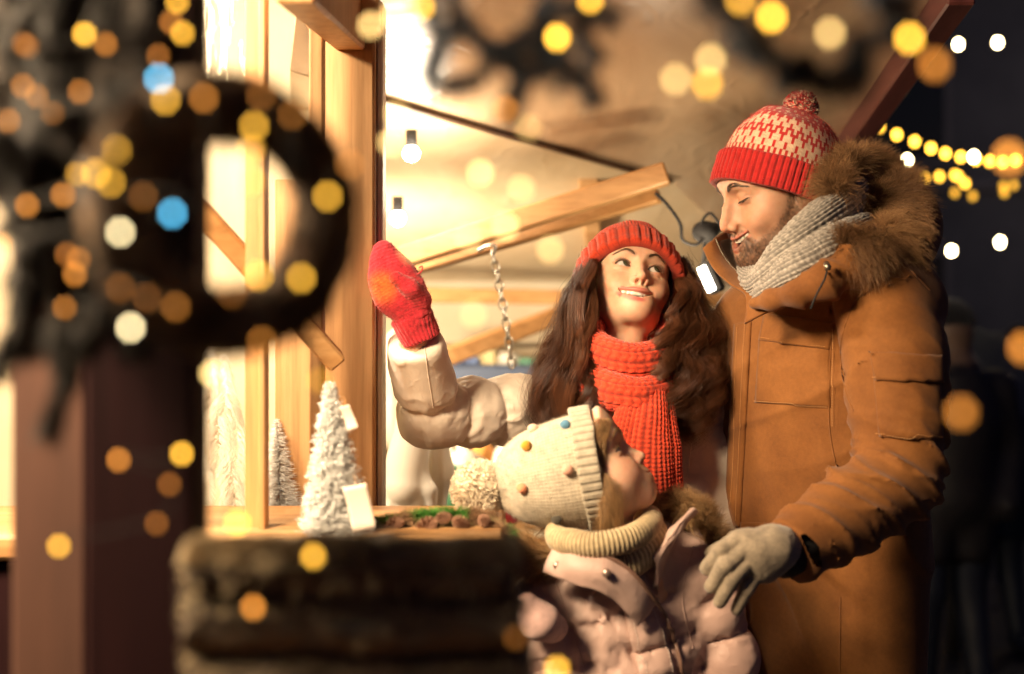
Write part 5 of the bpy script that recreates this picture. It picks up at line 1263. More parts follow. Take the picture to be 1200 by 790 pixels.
def build_lamps():
    # hanging bulbs under the roof
    for i, (p, e, pw, lb) in enumerate(((at(482, 180, 3.05), 60, 7, 'bare lamp glaring just below the seam of the roof panels'), (at(466, 256, 3.3), 60, 2.5, 'small white lamp on the edge of the post, above the raised mitten'))):
        t = empty('lamp', p, lb, 'lamp')
        V, Fq = surface(lambda P: sph(P, p, .018), p - .03, p + .03, .004); link('bulb', mesh('bulb', V, Fq), emit_mat('lamp_glass', (1, .88, .66), e), t)
        V, Fq = tube([p + A(0, 0, .016), p + A(0, 0, .05)], .012, 16); link('lamp_socket', mesh('lamp_socket', V, Fq), DARKK, t)
        lo = lamp_light('bulb_light', p + A(0, -.03, -.05), pw, .09, (1, .86, .64)); lo.parent = t; lo.location = (0, -.03, -.05)
    # flood light behind the couple
    p = at(831, 326, 3.0); t = empty('flood_light', p, 'small black flood light with a bright slanted panel between the woman and the man', 'flood light')
    rot = rotm(-35, -10, -22); Rm = np.stack([rot[:, 0], rot[:, 1], rot[:, 2]], -1)
    V, Fq = box(p + Rm @ A(0, .012, 0), (.020, .006, .056), Rm, .002); flat_obj('light_panel', V, Fq, emit_mat('led_panel', (1, .95, .82), 12), t)
    V, Fq = box(p - Rm @ A(0, .010, 0), (.032, .032, .070), Rm, .006); flat_obj('housing', V, Fq, DARKK, t)
    V, Fq = tube([p - Rm @ A(-.03, .01, 0), p - Rm @ A(-.03, .01, 0) + A(.01, .0, .06), at(826, 275, 3.02)], .005, 10); link('bracket', mesh('bracket', V, Fq), DARKK, t)
    lo = lamp_light('panel_light', (0, 0, 0), 4, .05, (1, .82, .55)); lo.parent = t; lo.location = tuple(rot @ A(0, .06, 0) + A(-.02, .0, 0))
    p = at(826, 272, 3.02); t = empty('cable_socket', p, 'black round cable socket below the roof with a looped cable', 'socket')
    V, Fq = surface(lambda P: smin(ell(P, p, (.028, .03, .024)), cone(P, p, p + A(.035, 0, .012), .012, .010), .01), p - .06, p + .07, .004); link('socket_body', mesh('socket_body', V, Fq), DARKK, t)
    V, Fq = tube(spline([at(768, 226, 2.98), at(782, 240, 2.98), at(797, 262, 2.98), at(800, 281, 2.98), at(815, 287, 2.99), at(826, 278, 3.0)], 50), .0035, 8); link('cable', mesh('cable', V, Fq), DARKK, t)
    V, Fq = tube(spline([at(826, 278, 3.0), at(822, 262, 3.0), at(832, 250, 3.0), at(845, 262, 3.0), at(860, 255, 3.05)], 50), .003, 8); link('cable', mesh('cable', V, Fq), DARKK, t)
    # unseen lamps added: an assumed key from the left, two inside the stall
    wl = [((-.93, .93, 2.18), (.22, 2.25, 1.34), 84, (.5, .36), 'square unseen lamp assumed at the front left, added to light the family'),  # assumed key lamp, added out of view to light the people
          ((-.95, 2.05, 2.2), (-.25, 2.3, 1.15), 26, (.22, .14), 'square unseen lamp added behind the stall window to light the goods'),  # added out of view to brighten the window area and the wares
          ((-.62, 3.7, 1.35), (-.1, 5.0, 1.7), 32, (.22, .14), 'unseen lamp added deep inside the stall to brighten its back wall')]  # last one added out of view to brighten rear panel and back wall
    for p, tg, pw, sz, lb in wl:
        p = A(*p); d = Vector(A(*tg) - p).normalized(); q = d.to_track_quat('-Z', 'Y'); t = empty('added_lamp', p, lb, 'work lamp', 'lamps added to light the stall and family')
        M = np.array(q.to_matrix()); V, Fq = box(p + M @ A(0, 0, .03), (sz[0] + .03, sz[1] + .03, .04), M, .006); flat_obj('housing', V, Fq, DARKK, t)
        V, Fq = box(p + M @ A(0, 0, .004), (sz[0], sz[1], .006), M, .002); flat_obj('light_panel', V, Fq, emit_mat('lamp_panel', (1, .80, .5), 10), t)
        l = bpy.data.lights.new('panel_light', 'AREA'); l.shape = 'RECTANGLE'; l.size = sz[0]; l.size_y = sz[1]; l.energy = pw; l.color = (1, .75, .47) if p[1] < 1.5 else (1, .84, .62)
        o = bpy.data.objects.new('panel_light', l); COL.objects.link(o); o.rotation_euler = q.to_euler(); o.parent = t; o.location = tuple(M @ A(0, 0, -.003))
def needles(path, n, r0, ln, seed=0, rad=.0006, K=3):
    P = spline(path, 120); i = RNG.integers(0, 120, n); T = np.gradient(P, axis=0); T /= L(T)[:, None]
    d = RNG.normal(0, 1, (n, 3)); d -= (d * T[i]).sum(-1)[:, None] * T[i]; d /= L(d)[:, None]; d = d + T[i] * .7; d /= L(d)[:, None]
    root = P[i] + d * r0 * RNG.random((n, 1)); t = np.linspace(0, 1, K)[None, :, None]
    S_ = root[:, None] + d[:, None] * (RNG.uniform(.6, 1.1, n)[:, None, None] * ln * t) + A(0, 0, -1) * ln * .15 * t ** 2
    return S_, np.full(n, rad)
FIR = vcol_mat('fir_needles', .5, 0, 100, 0, .001, var=.4)
BARK = varied('bark', (.025, .018, .014), (.12, .08, .045), 30, .85, 45, 1., .01)
TWIG = plain('twig_wood', (.05, .028, .015), .8)
def fir_sprig(paths, per, r0, ln, colr, rad=.0006):
    Ss, Rs = [], []
    for p in paths:
        S_, r = needles(p, per, r0, ln, rad=rad); Ss.append(S_); Rs.append(r)
    S_ = np.concatenate(Ss); cc = np.asarray(colr) * RNG.uniform(.5, 1.5, (len(S_), 1))
    V, Fq = strands(S_, np.concatenate(Rs), 3, True, .4); return V, Fq, strand_cols(cc, 3)
def branches(paths, r, t):
    for p in paths: link('branch', mesh('branch', *strands(spline(p, 8)[None], np.array([r]), 5)), TWIG, t)
def build_foreground():
    # ---- dark painted post and boards on the left
    V, Fq = box(at(160, 600, 1.10) * A(1, 1, 0) + A(0, .035, 1.35), (.086, .06, 2.7), None, .004)
    tag(flat_obj('foreground_post', V, Fq, MAROON), 'dark maroon painted post standing in the foreground on the left', 'post')
    V, Fq = box(at(46, 600, 1.25) * A(1, 1, 0) + A(0, .04, 1.35), (.068, .03, 2.7), None, .004)
    tag(flat_obj('wooden_board', V, Fq, wood_mat('brown_board', (.05, .02, .013), (.085, .034, .02), (.11, .045, .026), 'Z', 8, .8)), 'brown upright board left of the maroon post', 'board')
    # ---- wreath
    c = at(266, 250, .86); t = empty('wreath', c, 'round fir and moss wreath hanging in front of the stall window', 'wreath')
    th = R(33); Rr, rr = .0655, .0215; n = 4200
    a = RNG.random(n) * 6.283; ex = A(math.cos(th), math.sin(th), 0); ez = A(0, 0, 1); ey = np.cross(ez, ex)
    rad = np.cos(a)[:, None] * ex + np.sin(a)[:, None] * ez; tan = -np.sin(a)[:, None] * ex + np.cos(a)[:, None] * ez
    f = lambda P: (np.sqrt((np.sqrt(((P - c) @ ex) ** 2 + ((P - c) @ ez) ** 2) - Rr) ** 2 + ((P - c) @ ey) ** 2) - rr * .92) + noise(P, 60, 3) * .004
    V, Fq = surface(f, c - .1, c + .1, .003); link('straw_ring', mesh('straw_ring', V, Fq), varied('moss', (.05, .032, .020), (.14, .09, .05), 40, .9, 80, 1, .004), t)
    n = 26000; a = RNG.random(n) * 6.283; b = RNG.random(n) * 6.283; rad = np.cos(a)[:, None] * ex + np.sin(a)[:, None] * ez; tan = -np.sin(a)[:, None] * ex + np.cos(a)[:, None] * ez
    nd = np.cos(b)[:, None] * rad + np.sin(b)[:, None] * ey; root = c + rad * Rr + nd * rr * .85
    P = fur_on(root, nd * .5 + tan * .9, RNG.uniform(.004, .010, n), 3, .7, .1, clump=60, seed=5)
    cc = (A(.10, .052, .025) + A(.32, .19, .08) * np.clip(noise(root, 50, 9), 0, 1)[:, None]) * RNG.uniform(.5, 1.5, (n, 1))
    V, Fq = strands(P, np.full(n, .0006)); link('fir_needles', mesh('fir_needles', V, Fq, col=strand_cols(cc, 3)), FIR, t)
    # ---- hanging fir garland, far left
    t = empty('fir_garland', at(110, 0, .86), 'thick dark fir garland hanging over the maroon post', 'garland')
    paths = []
    for k in range(46):
        x = RNG.uniform(-30, 195); y = RNG.uniform(-60, 330); Y = RNG.uniform(.96, 1.06); a = RNG.uniform(-.9, .9); ln = RNG.uniform(70, 130)
        if y + ln > 430: y = 430 - ln
        if x > 130: a = -abs(a) * .5
        paths.append([at(x, y, Y), at(x + a * ln * .4, y + ln * .45, Y - .01), at(x + a * ln * .7, y + ln * .9, Y)])
    for x, y, dx, ln in ((20, 380, -25, 60), (60, 370, 20, 80), (110, 360, -10, 50), (150, 350, 18, 60), (95, 400, -40, 110)): paths.append([at(x, y, .97), at(x + dx * .5, y + ln * .5, .97), at(x + dx, y + ln, .98)])
    V, Fq, C = fir_sprig(paths, 480, .002, .013, (.022, .016, .011), .0006); link('fir_needles', mesh('fir_needles', V, Fq, col=C), FIR, t)
    branches(paths, .0016, t)
    core = [at(30, -80, 1.03), at(60, 60, 1.05), at(50, 180, 1.05), at(70, 300, 1.05), at(90, 400, 1.05)]; core2 = [at(150, -80, 1.03), at(160, 60, 1.03), at(150, 180, 1.03), at(160, 290, 1.03), at(150, 370, 1.03)]
    cf = lambda P: smin(chain(P, core, [.042, .046, .042, .030, .010], .01), chain(P, core2, [.038, .042, .04, .03, .012], .01), .02) + noise(P, 40, 4) * .010
    V, Fq = surface(cf, (-.46, .92, 1.36), (-.14, 1.14, 1.84), .004); link('moss_core', mesh('moss_core', V, Fq), varied('dark_moss', (.010, .006, .004), (.032, .019, .010), 35, .9, 60, 1, .006), t)
    # ---- fir sprays along the top edge
    t = empty('fir_spray', at(600, -40, .95), 'dark fir spray hanging in the middle of the top edge', 'fir spray', 'fir sprays under the roof edge')
    P0 = lambda x, y, Y=.95: at(x, y, Y); paths = []
    for p in (((520, -60), (530, 0), (560, 45), (600, 70)), ((560, 45), (590, 60), (640, 60), (660, 100)), ((640, -60), (642, 0), (638, 50), (628, 90)), ((638, 40), (665, 70), (690, 100), (695, 118)),
              ((638, 30), (600, 50), (560, 90), (530, 100)), ((700, -60), (690, 0), (680, 40), (700, 70)), ((545, 20), (520, 50), (505, 80), (510, 100)), ((620, 20), (650, 10), (690, 10), (720, 20)), ((600, 60), (610, 90), (600, 120), (595, 140)), ((505, -60), (500, -20), (505, 20), (520, 40))):
        paths.append([P0(*q) for q in p])
    V, Fq, C = fir_sprig(paths, 420, .002, .012, (.030, .040, .060), .0006); link('fir_needles', mesh('fir_needles', V, Fq, col=C), FIR, t)
    branches(paths, .0016, t)
    t = empty('fir_spray', at(940, -40, .80), 'dark fir spray sagging at the top right, above the bobble hat', 'fir spray', 'fir sprays under the roof edge')
    paths = []
    arc = spline([at(830, -40, .8), at(850, 20, .8), at(890, 62, .8), at(945, 82, .8), at(1000, 70, .8), at(1040, 30, .8), at(1062, -30, .8)], 30)
    paths.append(list(arc))
    for k in range(1, 29, 2):
        p = arc[k]; paths.append([p, p + A(RNG.uniform(-.008, .008), RNG.uniform(-.01, .01), RNG.uniform(-.012, .012)), p + A(RNG.uniform(-.018, .018), 0, RNG.uniform(-.016, .014))])
    V, Fq, C = fir_sprig(paths, 330, .002, .0095, (.030, .035, .050), .0006); link('fir_needles', mesh('fir_needles', V, Fq, col=C), FIR, t)
    branches(paths, .0014, t)
    # ---- bark covered logs on a ledge
    V, Fq = box((-.115, 1.10, 1.106), (.30, .20, .03), None, .005); lg = empty('ledge', (-.115, 1.10, 0), 'narrow wooden ledge carrying the pile of logs', 'ledge')
    flat_obj('ledge_top', V, Fq, PINEX, lg)
    for sx in (-.235, .005): V, Fq = box((sx, 1.12, .545), (.03, .03, 1.09), None, .003); flat_obj('leg', V, Fq, PINE, lg)
    names = ['topmost mossy log of the pile in front of the counter', 'second log from the top of the pile in front of the counter', 'third log from the top of the pile, under two others', 'lowest log of the pile, resting on the ledge']
    for k in range(4):
        z = 1.45 - (674 - 395 + k * 66) * .0006 * 1.06; r = .0235; z = z + .0; x0, x1 = at(214 - 6 * (k % 2), 0, 1.06)[0], at(604 + (0, 10, 16, 12)[k], 0, 1.06)[0]
        f = lambda P: smax(cone(P, (x0 - .1, 1.085, z), (x1 - .006, 1.085, z), r, r * .97) + noise(P * A(.4, 1, 1), 70, 7 + k) * .0035 + noise(P * A(.35, 1, 1), 190, 8) * .002, np.maximum(P[:, 0] - x1, x0 - P[:, 0]), .010)
        V, Fq = surface(f, (-.36, 1.04, z - .04), (.06, 1.13, z + .04), .0028)
        o = tag(link('log', mesh('log', V, Fq), BARK), names[k], 'log', 'logs piled in front of the counter')
        n = 15000 if k == 0 else 2600; i = np.where((V[:, 2] > z + (.006 if k == 0 else .010)) | (RNG.random(len(V)) < .06))[0]; i = RNG.choice(i, n); Nn = vnorm(V, Fq)[i]
        gr = vnorm(V, Fq); s = 1 if (gr[:, 2] * (V[:, 2] - z)).sum() > 0 else -1
        P = fur_on(V[i], Nn * s, RNG.uniform(.004, .010, n), 4, .9, .3, clump=60, seed=9); cc = (A(.10, .075, .045) * (2.4 if k == 0 else 1) + A(.74, .56, .32) * (RNG.random((n, 1)) ** 3)) * RNG.uniform(.6, 1.3, (n, 1))  # top log's moss is coloured brighter to stand for golden light on it
        V, Fq = strands(P, np.full(n, .0005)); link('moss', mesh('moss', V, Fq, col=strand_cols(cc, 4)), FIR, o)
BULBS = []
def build_bulbs():
    mats = {k: emit_mat('bulb_' + k, c, 1) for k, c in dict(gold=(1, .50, .045), amber=(1, .36, .05), pale=(1, .80, .42), blue=(.12, .62, 1), cream=(1, .66, .22)).items()}
    def lm(kind, e):
        key = (kind, e)
        if key not in cache:
            m = mats[kind].copy(); m.name = 'bulb_' + kind; m.node_tree.nodes['Principled BSDF'].inputs['Emission Strength'].default_value = e; cache[key] = m
        return cache[key]
    cache = {}
    a, b = [], []
    th = np.linspace(0, math.pi, 9); ph = np.linspace(0, 2 * math.pi, 12, endpoint=False); TH, PH = np.meshgrid(th, ph, indexing='ij')
    SV = np.stack([np.sin(TH) * np.cos(PH), np.sin(TH) * np.sin(PH), np.cos(TH) * 1.25], -1).reshape(-1, 3); g = gridq(9, 12); bb = np.arange(108).reshape(9, 12)
    SF = np.vstack([g, np.stack([bb[:-1, -1], bb[1:, -1], bb[1:, 0], bb[:-1, 0]], -1)])[:, ::-1].copy()
    def string(label, pts, group='fairy lights', wire=None, rb=.0022, name='fairy_lights', cat='fairy lights'):
        t = empty(name, at(*pts[0][:2], pts[0][2]), label, cat, group)
        W = []
        for x, y, Y, kind, e in pts:
            p = at(x, y, Y); W.append(p); r = rb * (Y / .85) if rb < .01 else rb
            o = link('bulb', mesh('bulb', SV * r + p, SF), lm(kind, e), t)
        W = np.array(W) + A(0, .004, .0035) * (rb / .0022)
        W = W[np.argsort(W[:, 0] if wire != 'z' else -W[:, 2])]
        if wire is not False:
            c = spline(W, len(W) * 8); V, Fq = tube(c, .0006 if rb < .01 else .004, 5); link('wire', mesh('wire', V, Fq), DARKK, t)
        return t
    D = 1.0
    left = [(99, 40, 'gold', 11), (124, 52, 'amber', 3.1), (28, 52, 'amber', 1.2), (33, 55, 'amber', 1.2), (201, 26, 'amber', 2.4), (214, 39, 'gold', 8), (208, 2, 'gold', 8), (186, 66, 'amber', 1.5), (186, 92, 'blue', 11), (194, 117, 'gold', 9), (27, 101, 'amber', 2.4),
            (43, 113, 'amber', 1.8), (94, 108, 'amber', 3.1), (62, 132, 'amber', 1.5), (10, 142, 'amber', 2.4), (137, 176, 'gold', 8), (91, 204, 'gold', 4), (113, 203, 'gold', 9), (130, 214, 'gold', 7), (74, 229, 'amber', 4.6), (32, 241, 'amber', 3.9), (168, 231, 'amber', 1.2), (202, 250, 'blue', 10),
            (141, 272, 'pale', 14), (79, 299, 'amber', 1.5), (92, 304, 'amber', 2.4), (88, 322, 'amber', 3.9), (141, 338, 'amber', 1.2), (173, 350, 'amber', 0.92), (206, 360, 'amber', 2.5), (76, 361, 'amber', 2.4), (153, 384, 'pale', 16), (139, 539, 'amber', 4.6), (69, 640, 'gold', 8), (199, 568, 'amber', 1.2), (184, 614, 'amber', 1.1), (213, 532, 'gold', 10), (0, 286, 'amber', 3.9)]
    string('fairy lights dotted all over the dark fir garland at the left edge', [(x, y, .78 if (x > 112 and 78 < y < 425) else .90, k, e * .95) for x, y, k, e in left], wire='z', rb=.0019)
    wr = [(239, 115, 'amber', 4.6), (307, 113, 'amber', 1.5), (298, 148, 'gold', 9), (343, 135, 'amber', 1.8), (294, 175, 'gold', 6), (294, 212, 'gold', 5), (410, 193, 'amber', 2.4), (384, 230, 'gold', 10), (303, 323, 'gold', 10), (353, 326, 'gold', 10), (272, 345, 'amber', 0.92), (307, 400, 'amber', 3.1)]
    string('fairy lights scattered over the round wreath', [(x, y, .78, k, e * .75) for x, y, k, e in wr], rb=.0021)
    top = [(435, 30, 'cream', 6), (461, 17, 'cream', 6), (494, 8, 'gold', 8), (653, 44, 'gold', 13), (692, 0, 'gold', 8)]
    string('fairy lights woven into the middle fir spray at the top edge', [(x, y, .84, k, e) for x, y, k, e in top], rb=.0026)
    mid = [(458, 167, 'cream', 5), (465, 134, 'cream', 3), (563, 203, 'cream', 7), (611, 221, 'cream', 3.5), (592, 128, 'amber', 2.4), (592, 265, 'cream', 7), (548, 277, 'cream', 4.5), (482, 292, 'cream', 3), (645, 293, 'cream', 4), (555, 369, 'cream', 3), (620, 150, 'cream', 2)]
    string('sparse fairy lights hanging on a thin wire in front of the roof brace', [(x, y, .84, k, e) for x, y, k, e in mid], rb=.0026, wire=False)
    tr = [(792, 93, 'cream', 4.5), (833, 70, 'cream', 5), (829, 98, 'gold', 6), (904, 20, 'gold', 13), (868, 0, 'gold', 5), (973, 39, 'cream', 5), (1066, 45, 'gold', 11)]
    string('fairy lights woven into the sagging fir spray at the top right', [(x, y, .76, k, e) for x, y, k, e in tr], rb=.0028)
    low = [(278, 613, 'gold', 9), (367, 652, 'gold', 6), (297, 712, 'amber', 3.9), (605, 374 * 2, 'amber', 0.46), (653, 784, 'gold', 8), (248, 438, 'cream', 7), (375, 446, 'gold', 2)]
    string('few fairy lights strewn over the mossy logs', [(x, y, .86, k, e) for x, y, k, e in low], rb=.0024, wire=False)
    big = [(1183, 185, .70, 'amber', 4.6), (1096, 76, .72, 'amber', 2), (1200, 408, .74, 'amber', 2.4), (1127, 484, .70, 'amber', 1.8)]
    string('amber lamps of a string close by at the right edge', big, rb=.0036, wire=False)
    # distant strings over the square
    far = [(1031, 149), (1051, 158), (1072, 166), (1091, 174), (1108, 180), (1126, 184), (1144, 187), (1160, 189), (1175, 190), (1190, 188)]
    string('upper string of yellow globe lamps sagging across the night square', [(x, y, 9., 'gold', 12 if i else 6) for i, (x, y) in enumerate(far)], 'globe lamps over the square', rb=.020, name='globe_lights', cat='string lights')
    far = [(1083, 209), (1101, 207), (1119, 205), (1123, 207), (1131, 215), (1119, 226), (1140, 230), (1177, 226), (1176, 218), (1188, 217)]
    string('lower string of dimmer globe lamps below the yellow one', [(x, y, 11., 'gold', 8 if i < 5 else 2) for i, (x, y) in enumerate(far)], 'globe lamps over the square', rb=.022, name='globe_lights', cat='string lights')
    wh = [(1123, 52), (1169, 50), (1063, 188), (1141, 184), (1063, 302), (1115, 294), (1172, 284)]
    string('bright white lamps hung in two rows over the night square', [(x, y, 7., 'pale', 34) for x, y in wh], 'globe lamps over the square', rb=.018, wire=False, name='globe_lights', cat='string lights')
def build_goods():
    # ---- tinsel tree
    base = at(394, 629, 1.95); apex = at(387, 447, 1.95); H = apex[2] - base[2]
    t = empty('tinsel_tree', base, 'small silver tinsel Christmas tree with two blank price tags, standing on the counter', 'decoration')
    Ss, cc = [], []; rows = 27
    for k in range(rows):
        f = k / (rows - 1); z = base[2] + .008 + (H - .016) * f; zj = .0045; r = .0435 * (1 - f) ** .9 + .007; n = int(170 * (1 - f) + 50); a = RNG.random(n) * 6.283; dr = np.stack([np.cos(a), np.sin(a), -.15 + .25 * RNG.random(n)], -1)
        cx = base[:2] + (apex[:2] - base[:2]) * f; p0 = np.stack([np.full(n, cx[0]), np.full(n, cx[1]), z + RNG.uniform(-zj, zj, n)], -1)
        tt = np.linspace(0, 1, 4)[None, :, None]; Ss.append(p0[:, None] + dr[:, None] * tt * (r * RNG.uniform(.7, 1.1, n))[:, None, None] + RNG.normal(0, .0016, (n, 1, 3)) * tt)
    S0 = np.concatenate(Ss)
    # tinsel glitter: short bristles along every twig
    n = 42000; i = RNG.integers(0, len(S0), n); u = RNG.uniform(.25, 1, n); j = np.minimum((u * 3).astype(int), 2); p = S0[i, j] + (S0[i, j + 1] - S0[i, j]) * (u * 3 - j)[:, None]
    d = RNG.normal(0, 1, (n, 3)); d /= L(d)[:, None]; B = p[:, None] + d[:, None] * (np.linspace(0, 1, 3)[None, :, None] * .0042)
    V, Fq = joinq([strands(S0, np.full(len(S0), .0007)), strands(B, np.full(n, .0004), 3, False)])
    link('tinsel', mesh('tinsel', V, Fq), plain('silver_tinsel', (.92, .90, .86), .25, .25), t)
    V, Fq = tube([base, apex], .002, 6); link('stem', mesh('stem', V, Fq), METAL, t)
    V, Fq = tube([base + A(0, 0, -.006), base + A(0, 0, .003)], [.03, .027], 24); link('stand', mesh('stand', V, Fq), plain('white_stand', (.7, .66, .6), .5), t)
    paper = plain('tag_paper', (.72, .58, .48), .7)
    for q, lb in ((((402, 572), (429, 566), (441, 619), (414, 625)), 'larger blank price tag leaning on the foot of the tinsel tree'), (((398, 477), (409, 474), (420, 501), (408, 506)), 'small price tag near the top of the tinsel tree')):
        G = np.array([at(x, y, 1.885 if q[0][1] > 500 else 1.93) for x, y in q]); s, u = np.meshgrid(np.linspace(0, 1, 8), np.linspace(0, 1, 10), indexing='ij'); s = s[..., None]; u = u[..., None]
        P = (G[0] * (1 - s) * (1 - u) + G[1] * s * (1 - u) + G[2] * s * u + G[3] * (1 - s) * u) + A(0, 1, 0) * .003 * np.sin(u * 3)
        V, Fq = sheet(P.reshape(-1, 3), np.tile(A(0, -1, 0), (80, 1)), 8, 10, .0008); o = tag(link('price_tag', mesh('price_tag', V, Fq), paper), lb, 'price tag')
        V, Fq = tube(spline([(G[0] + G[1]) / 2, (G[0] + G[1]) / 2 + A(.001, .006, .006), (G[0] + G[1]) / 2 + A(-.004, .02, .012)], 8), .0004, 5); link('string', mesh('string', V, Fq), THREAD, o)
    # second little tree behind the glass
    base2 = at(330, 628, 2.3); t2 = empty('tinsel_tree', base2, 'second silver tinsel tree, mostly hidden behind the window frame', 'decoration')
    V2 = (np.concatenate([strands(S0, np.full(len(S0), .0009))[0]]) - base) * .9 + base2; link('tinsel', mesh('tinsel', V2, strands(S0, np.full(len(S0), .0009))[1]), plain('silver_tinsel', (.92, .90, .86), .25, .25), t2)
    # ---- garland of moss and cones lying on the counter
    t = empty('cone_garland', at(515, 620, 2.02), 'green moss garland with pine cones lying at the end of the counter', 'garland')
    path = spline([at(436, 620, 2.0), at(480, 613, 2.02), at(530, 609, 2.03), at(568, 612, 2.03), at(590, 626, 2.0)], 60)
    n = 9000; i = RNG.integers(0, 60, n); d = RNG.normal(0, 1, (n, 3)); d /= L(d)[:, None]; root = path[i] + d * .011
    P = fur_on(root, d, RNG.uniform(.007, .016, n), 4, .9, .1, clump=70, seed=3); gmix = np.clip(noise(root, 40, 4) * 2 + .4, 0, 1)[:, None]
    cc = (A(.09, .27, .045) * gmix + A(.34, .20, .11) * (1 - gmix)) * RNG.uniform(.5, 1.5, (n, 1)); V, Fq = strands(P, np.full(n, .0006)); link('moss', mesh('moss', V, Fq, col=strand_cols(cc, 4)), FIR, t)
    for x, y, s in ((462, 612, 1.), (500, 614, 1.2), (540, 610, .9), (447, 620, .9), (520, 604, .8), (568, 608, .8)):
        c = at(x, y + 3, 1.995); parts = []; ax = A(RNG.uniform(-1, 1), -.3, RNG.uniform(-.2, .4)); ax /= np.linalg.norm(ax); s1 = np.cross(ax, A(0, 0, 1)); s1 /= np.linalg.norm(s1); s2 = np.cross(ax, s1)
        for k in range(60):
            f = k / 59; a = k * 2.4; r = .0105 * s * math.sin(math.pi * (.15 + .8 * f)) ** .8; rd = math.cos(a) * s1 + math.sin(a) * s2; p = c + ax * (f - .5) * .030 * s
            parts.append(box(p + rd * r * .6, (r * 1.2, .0045 * s, .0012), np.stack([rd * .9 + ax * .4, np.cross(ax, rd), ax], -1), .0004))
        V, Fq = join(parts); link('pine_cone', mesh('pine_cone', V, Fq, smooth=False), varied('cone_scales', (.16, .07, .04), (.34, .19, .12), 60, .7), t)
    # ---- white ware hanging behind the post
    wool = plain('white_wool', (.74, .66, .54), .9, Sheen_Weight=.4)
    def glove(P):
        d = chain(P, [at(484, 470, 2.75), at(478, 540, 2.75), at(474, 570, 2.74)], [.030, .034, .040], .03) 
        for x0, x1, y1 in ((461, 452, 612), (470, 465, 626), (479, 478, 630), (489, 491, 622)): d = smin(d, cone(P, at(x0, 580, 2.73), at(x1, y1, 2.73), .012, .009), .006)
        d = smin(d, chain(P, [at(492, 548, 2.74), at(503, 575, 2.73), at(506, 598, 2.73)], [.014, .012, .010], .01), .012); return d + noise(P, 20, 5) * .003
    V, Fq = surface(glove, at(430, 650, 2.7) - A(.02, .06, 0), at(530, 440, 2.8) + A(0, .04, 0), .004); tag(link('knitted_glove', mesh('knitted_glove', V, Fq), wool), 'white knitted glove hanging fingers down beside the post', 'glove')
    def sock(P):
        d = chain(P, [at(462, 395, 2.85), at(458, 450, 2.85), at(456, 495, 2.84), at(474, 515, 2.82)], [.022, .034, .050, .034], .02); d = smin(d, chain(P, [at(505, 500, 2.85), at(512, 560, 2.85), at(505, 625, 2.85)], [.035, .030, .028], .02), .02)
        return d + .003 * np.abs(np.sin(P[:, 0] * 160)) + noise(P, 16, 6) * .006
    V, Fq = surface(sock, (-.46, 2.75, 1.02), (-.08, 2.95, 1.48), .004); tag(link('wool_sock', mesh('wool_sock', V, Fq), wool), 'cream wool stocking hanging behind the white glove', 'stocking')
    # feathers behind the glass
    t = empty('feather_decoration', at(255, 420, 2.3), 'white feather ornament hanging behind the stall window', 'decoration'); Ss = []
    for (x0, y0, x1, y1, w) in ((262, 415, 250, 520, 20), (240, 430, 255, 560, 24), (275, 470, 265, 600, 22), (250, 500, 278, 610, 18), (232, 520, 236, 600, 14), (246, 405, 236, 490, 14)):
        sp = spline([at(x0, y0, 2.3), at((x0 + x1) / 2 + 8, (y0 + y1) / 2, 2.28), at(x1, y1, 2.3)], 60); n = 500; i = RNG.integers(0, 60, n); sg = RNG.choice([-1, 1], n); f = i / 59.
        d = np.stack([sg * 1., RNG.normal(0, .25, n), -.75 + 0 * f], -1); ln = w * .0014 * np.sin(np.pi * np.clip(f * .9 + .1, 0, 1)) ** .5
        Ss.append(fur_on(sp[i], d, ln, 5, .3, .5))
    S_ = np.concatenate(Ss); V, Fq = strands(S_, np.full(len(S_), .00045)); link('feathers', mesh('feathers', V, Fq), plain('feather_white', (.85, .78, .66), .6), t)
    # chain with hook
    t = empty('chain', at(578, 292, 2.95), 'steel link chain hanging from a hook under the timber brace', 'chain'); parts = []
    cp = spline([at(577, 296, 2.95), at(586, 340, 2.97), at(594, 385, 2.98), at(600, 430, 3.0)], 13)
    for k in range(12):
        a_, b_ = cp[k], cp[k + 1]; d = (b_ - a_); ln = np.linalg.norm(d); d /= ln; s1 = A(1, 0, 0) if k % 2 else A(.3, 1, 0); s1 = s1 - d * (s1 @ d); s1 /= np.linalg.norm(s1); u = np.linspace(0, 6.2832, 20, endpoint=False)
        P = (a_ + b_) / 2 + np.cos(u)[:, None] * d * ln * .68 + np.sin(u)[:, None] * s1 * .0075; parts.append(tube(P, .0024, 6, True))
    V, Fq = joinq(parts); link('chain_links', mesh('chain_links', V, Fq), plain('zinc_steel', (.62, .58, .50), .3, .9), t)
    V, Fq = tube(spline([at(560, 294, 2.95), at(572, 288, 2.94), at(580, 288, 2.94), at(578, 298, 2.95)], 16), .004, 8); link('hook', mesh('hook', V, Fq), plain('hook_steel', (.7, .66, .6), .3, .8), t)
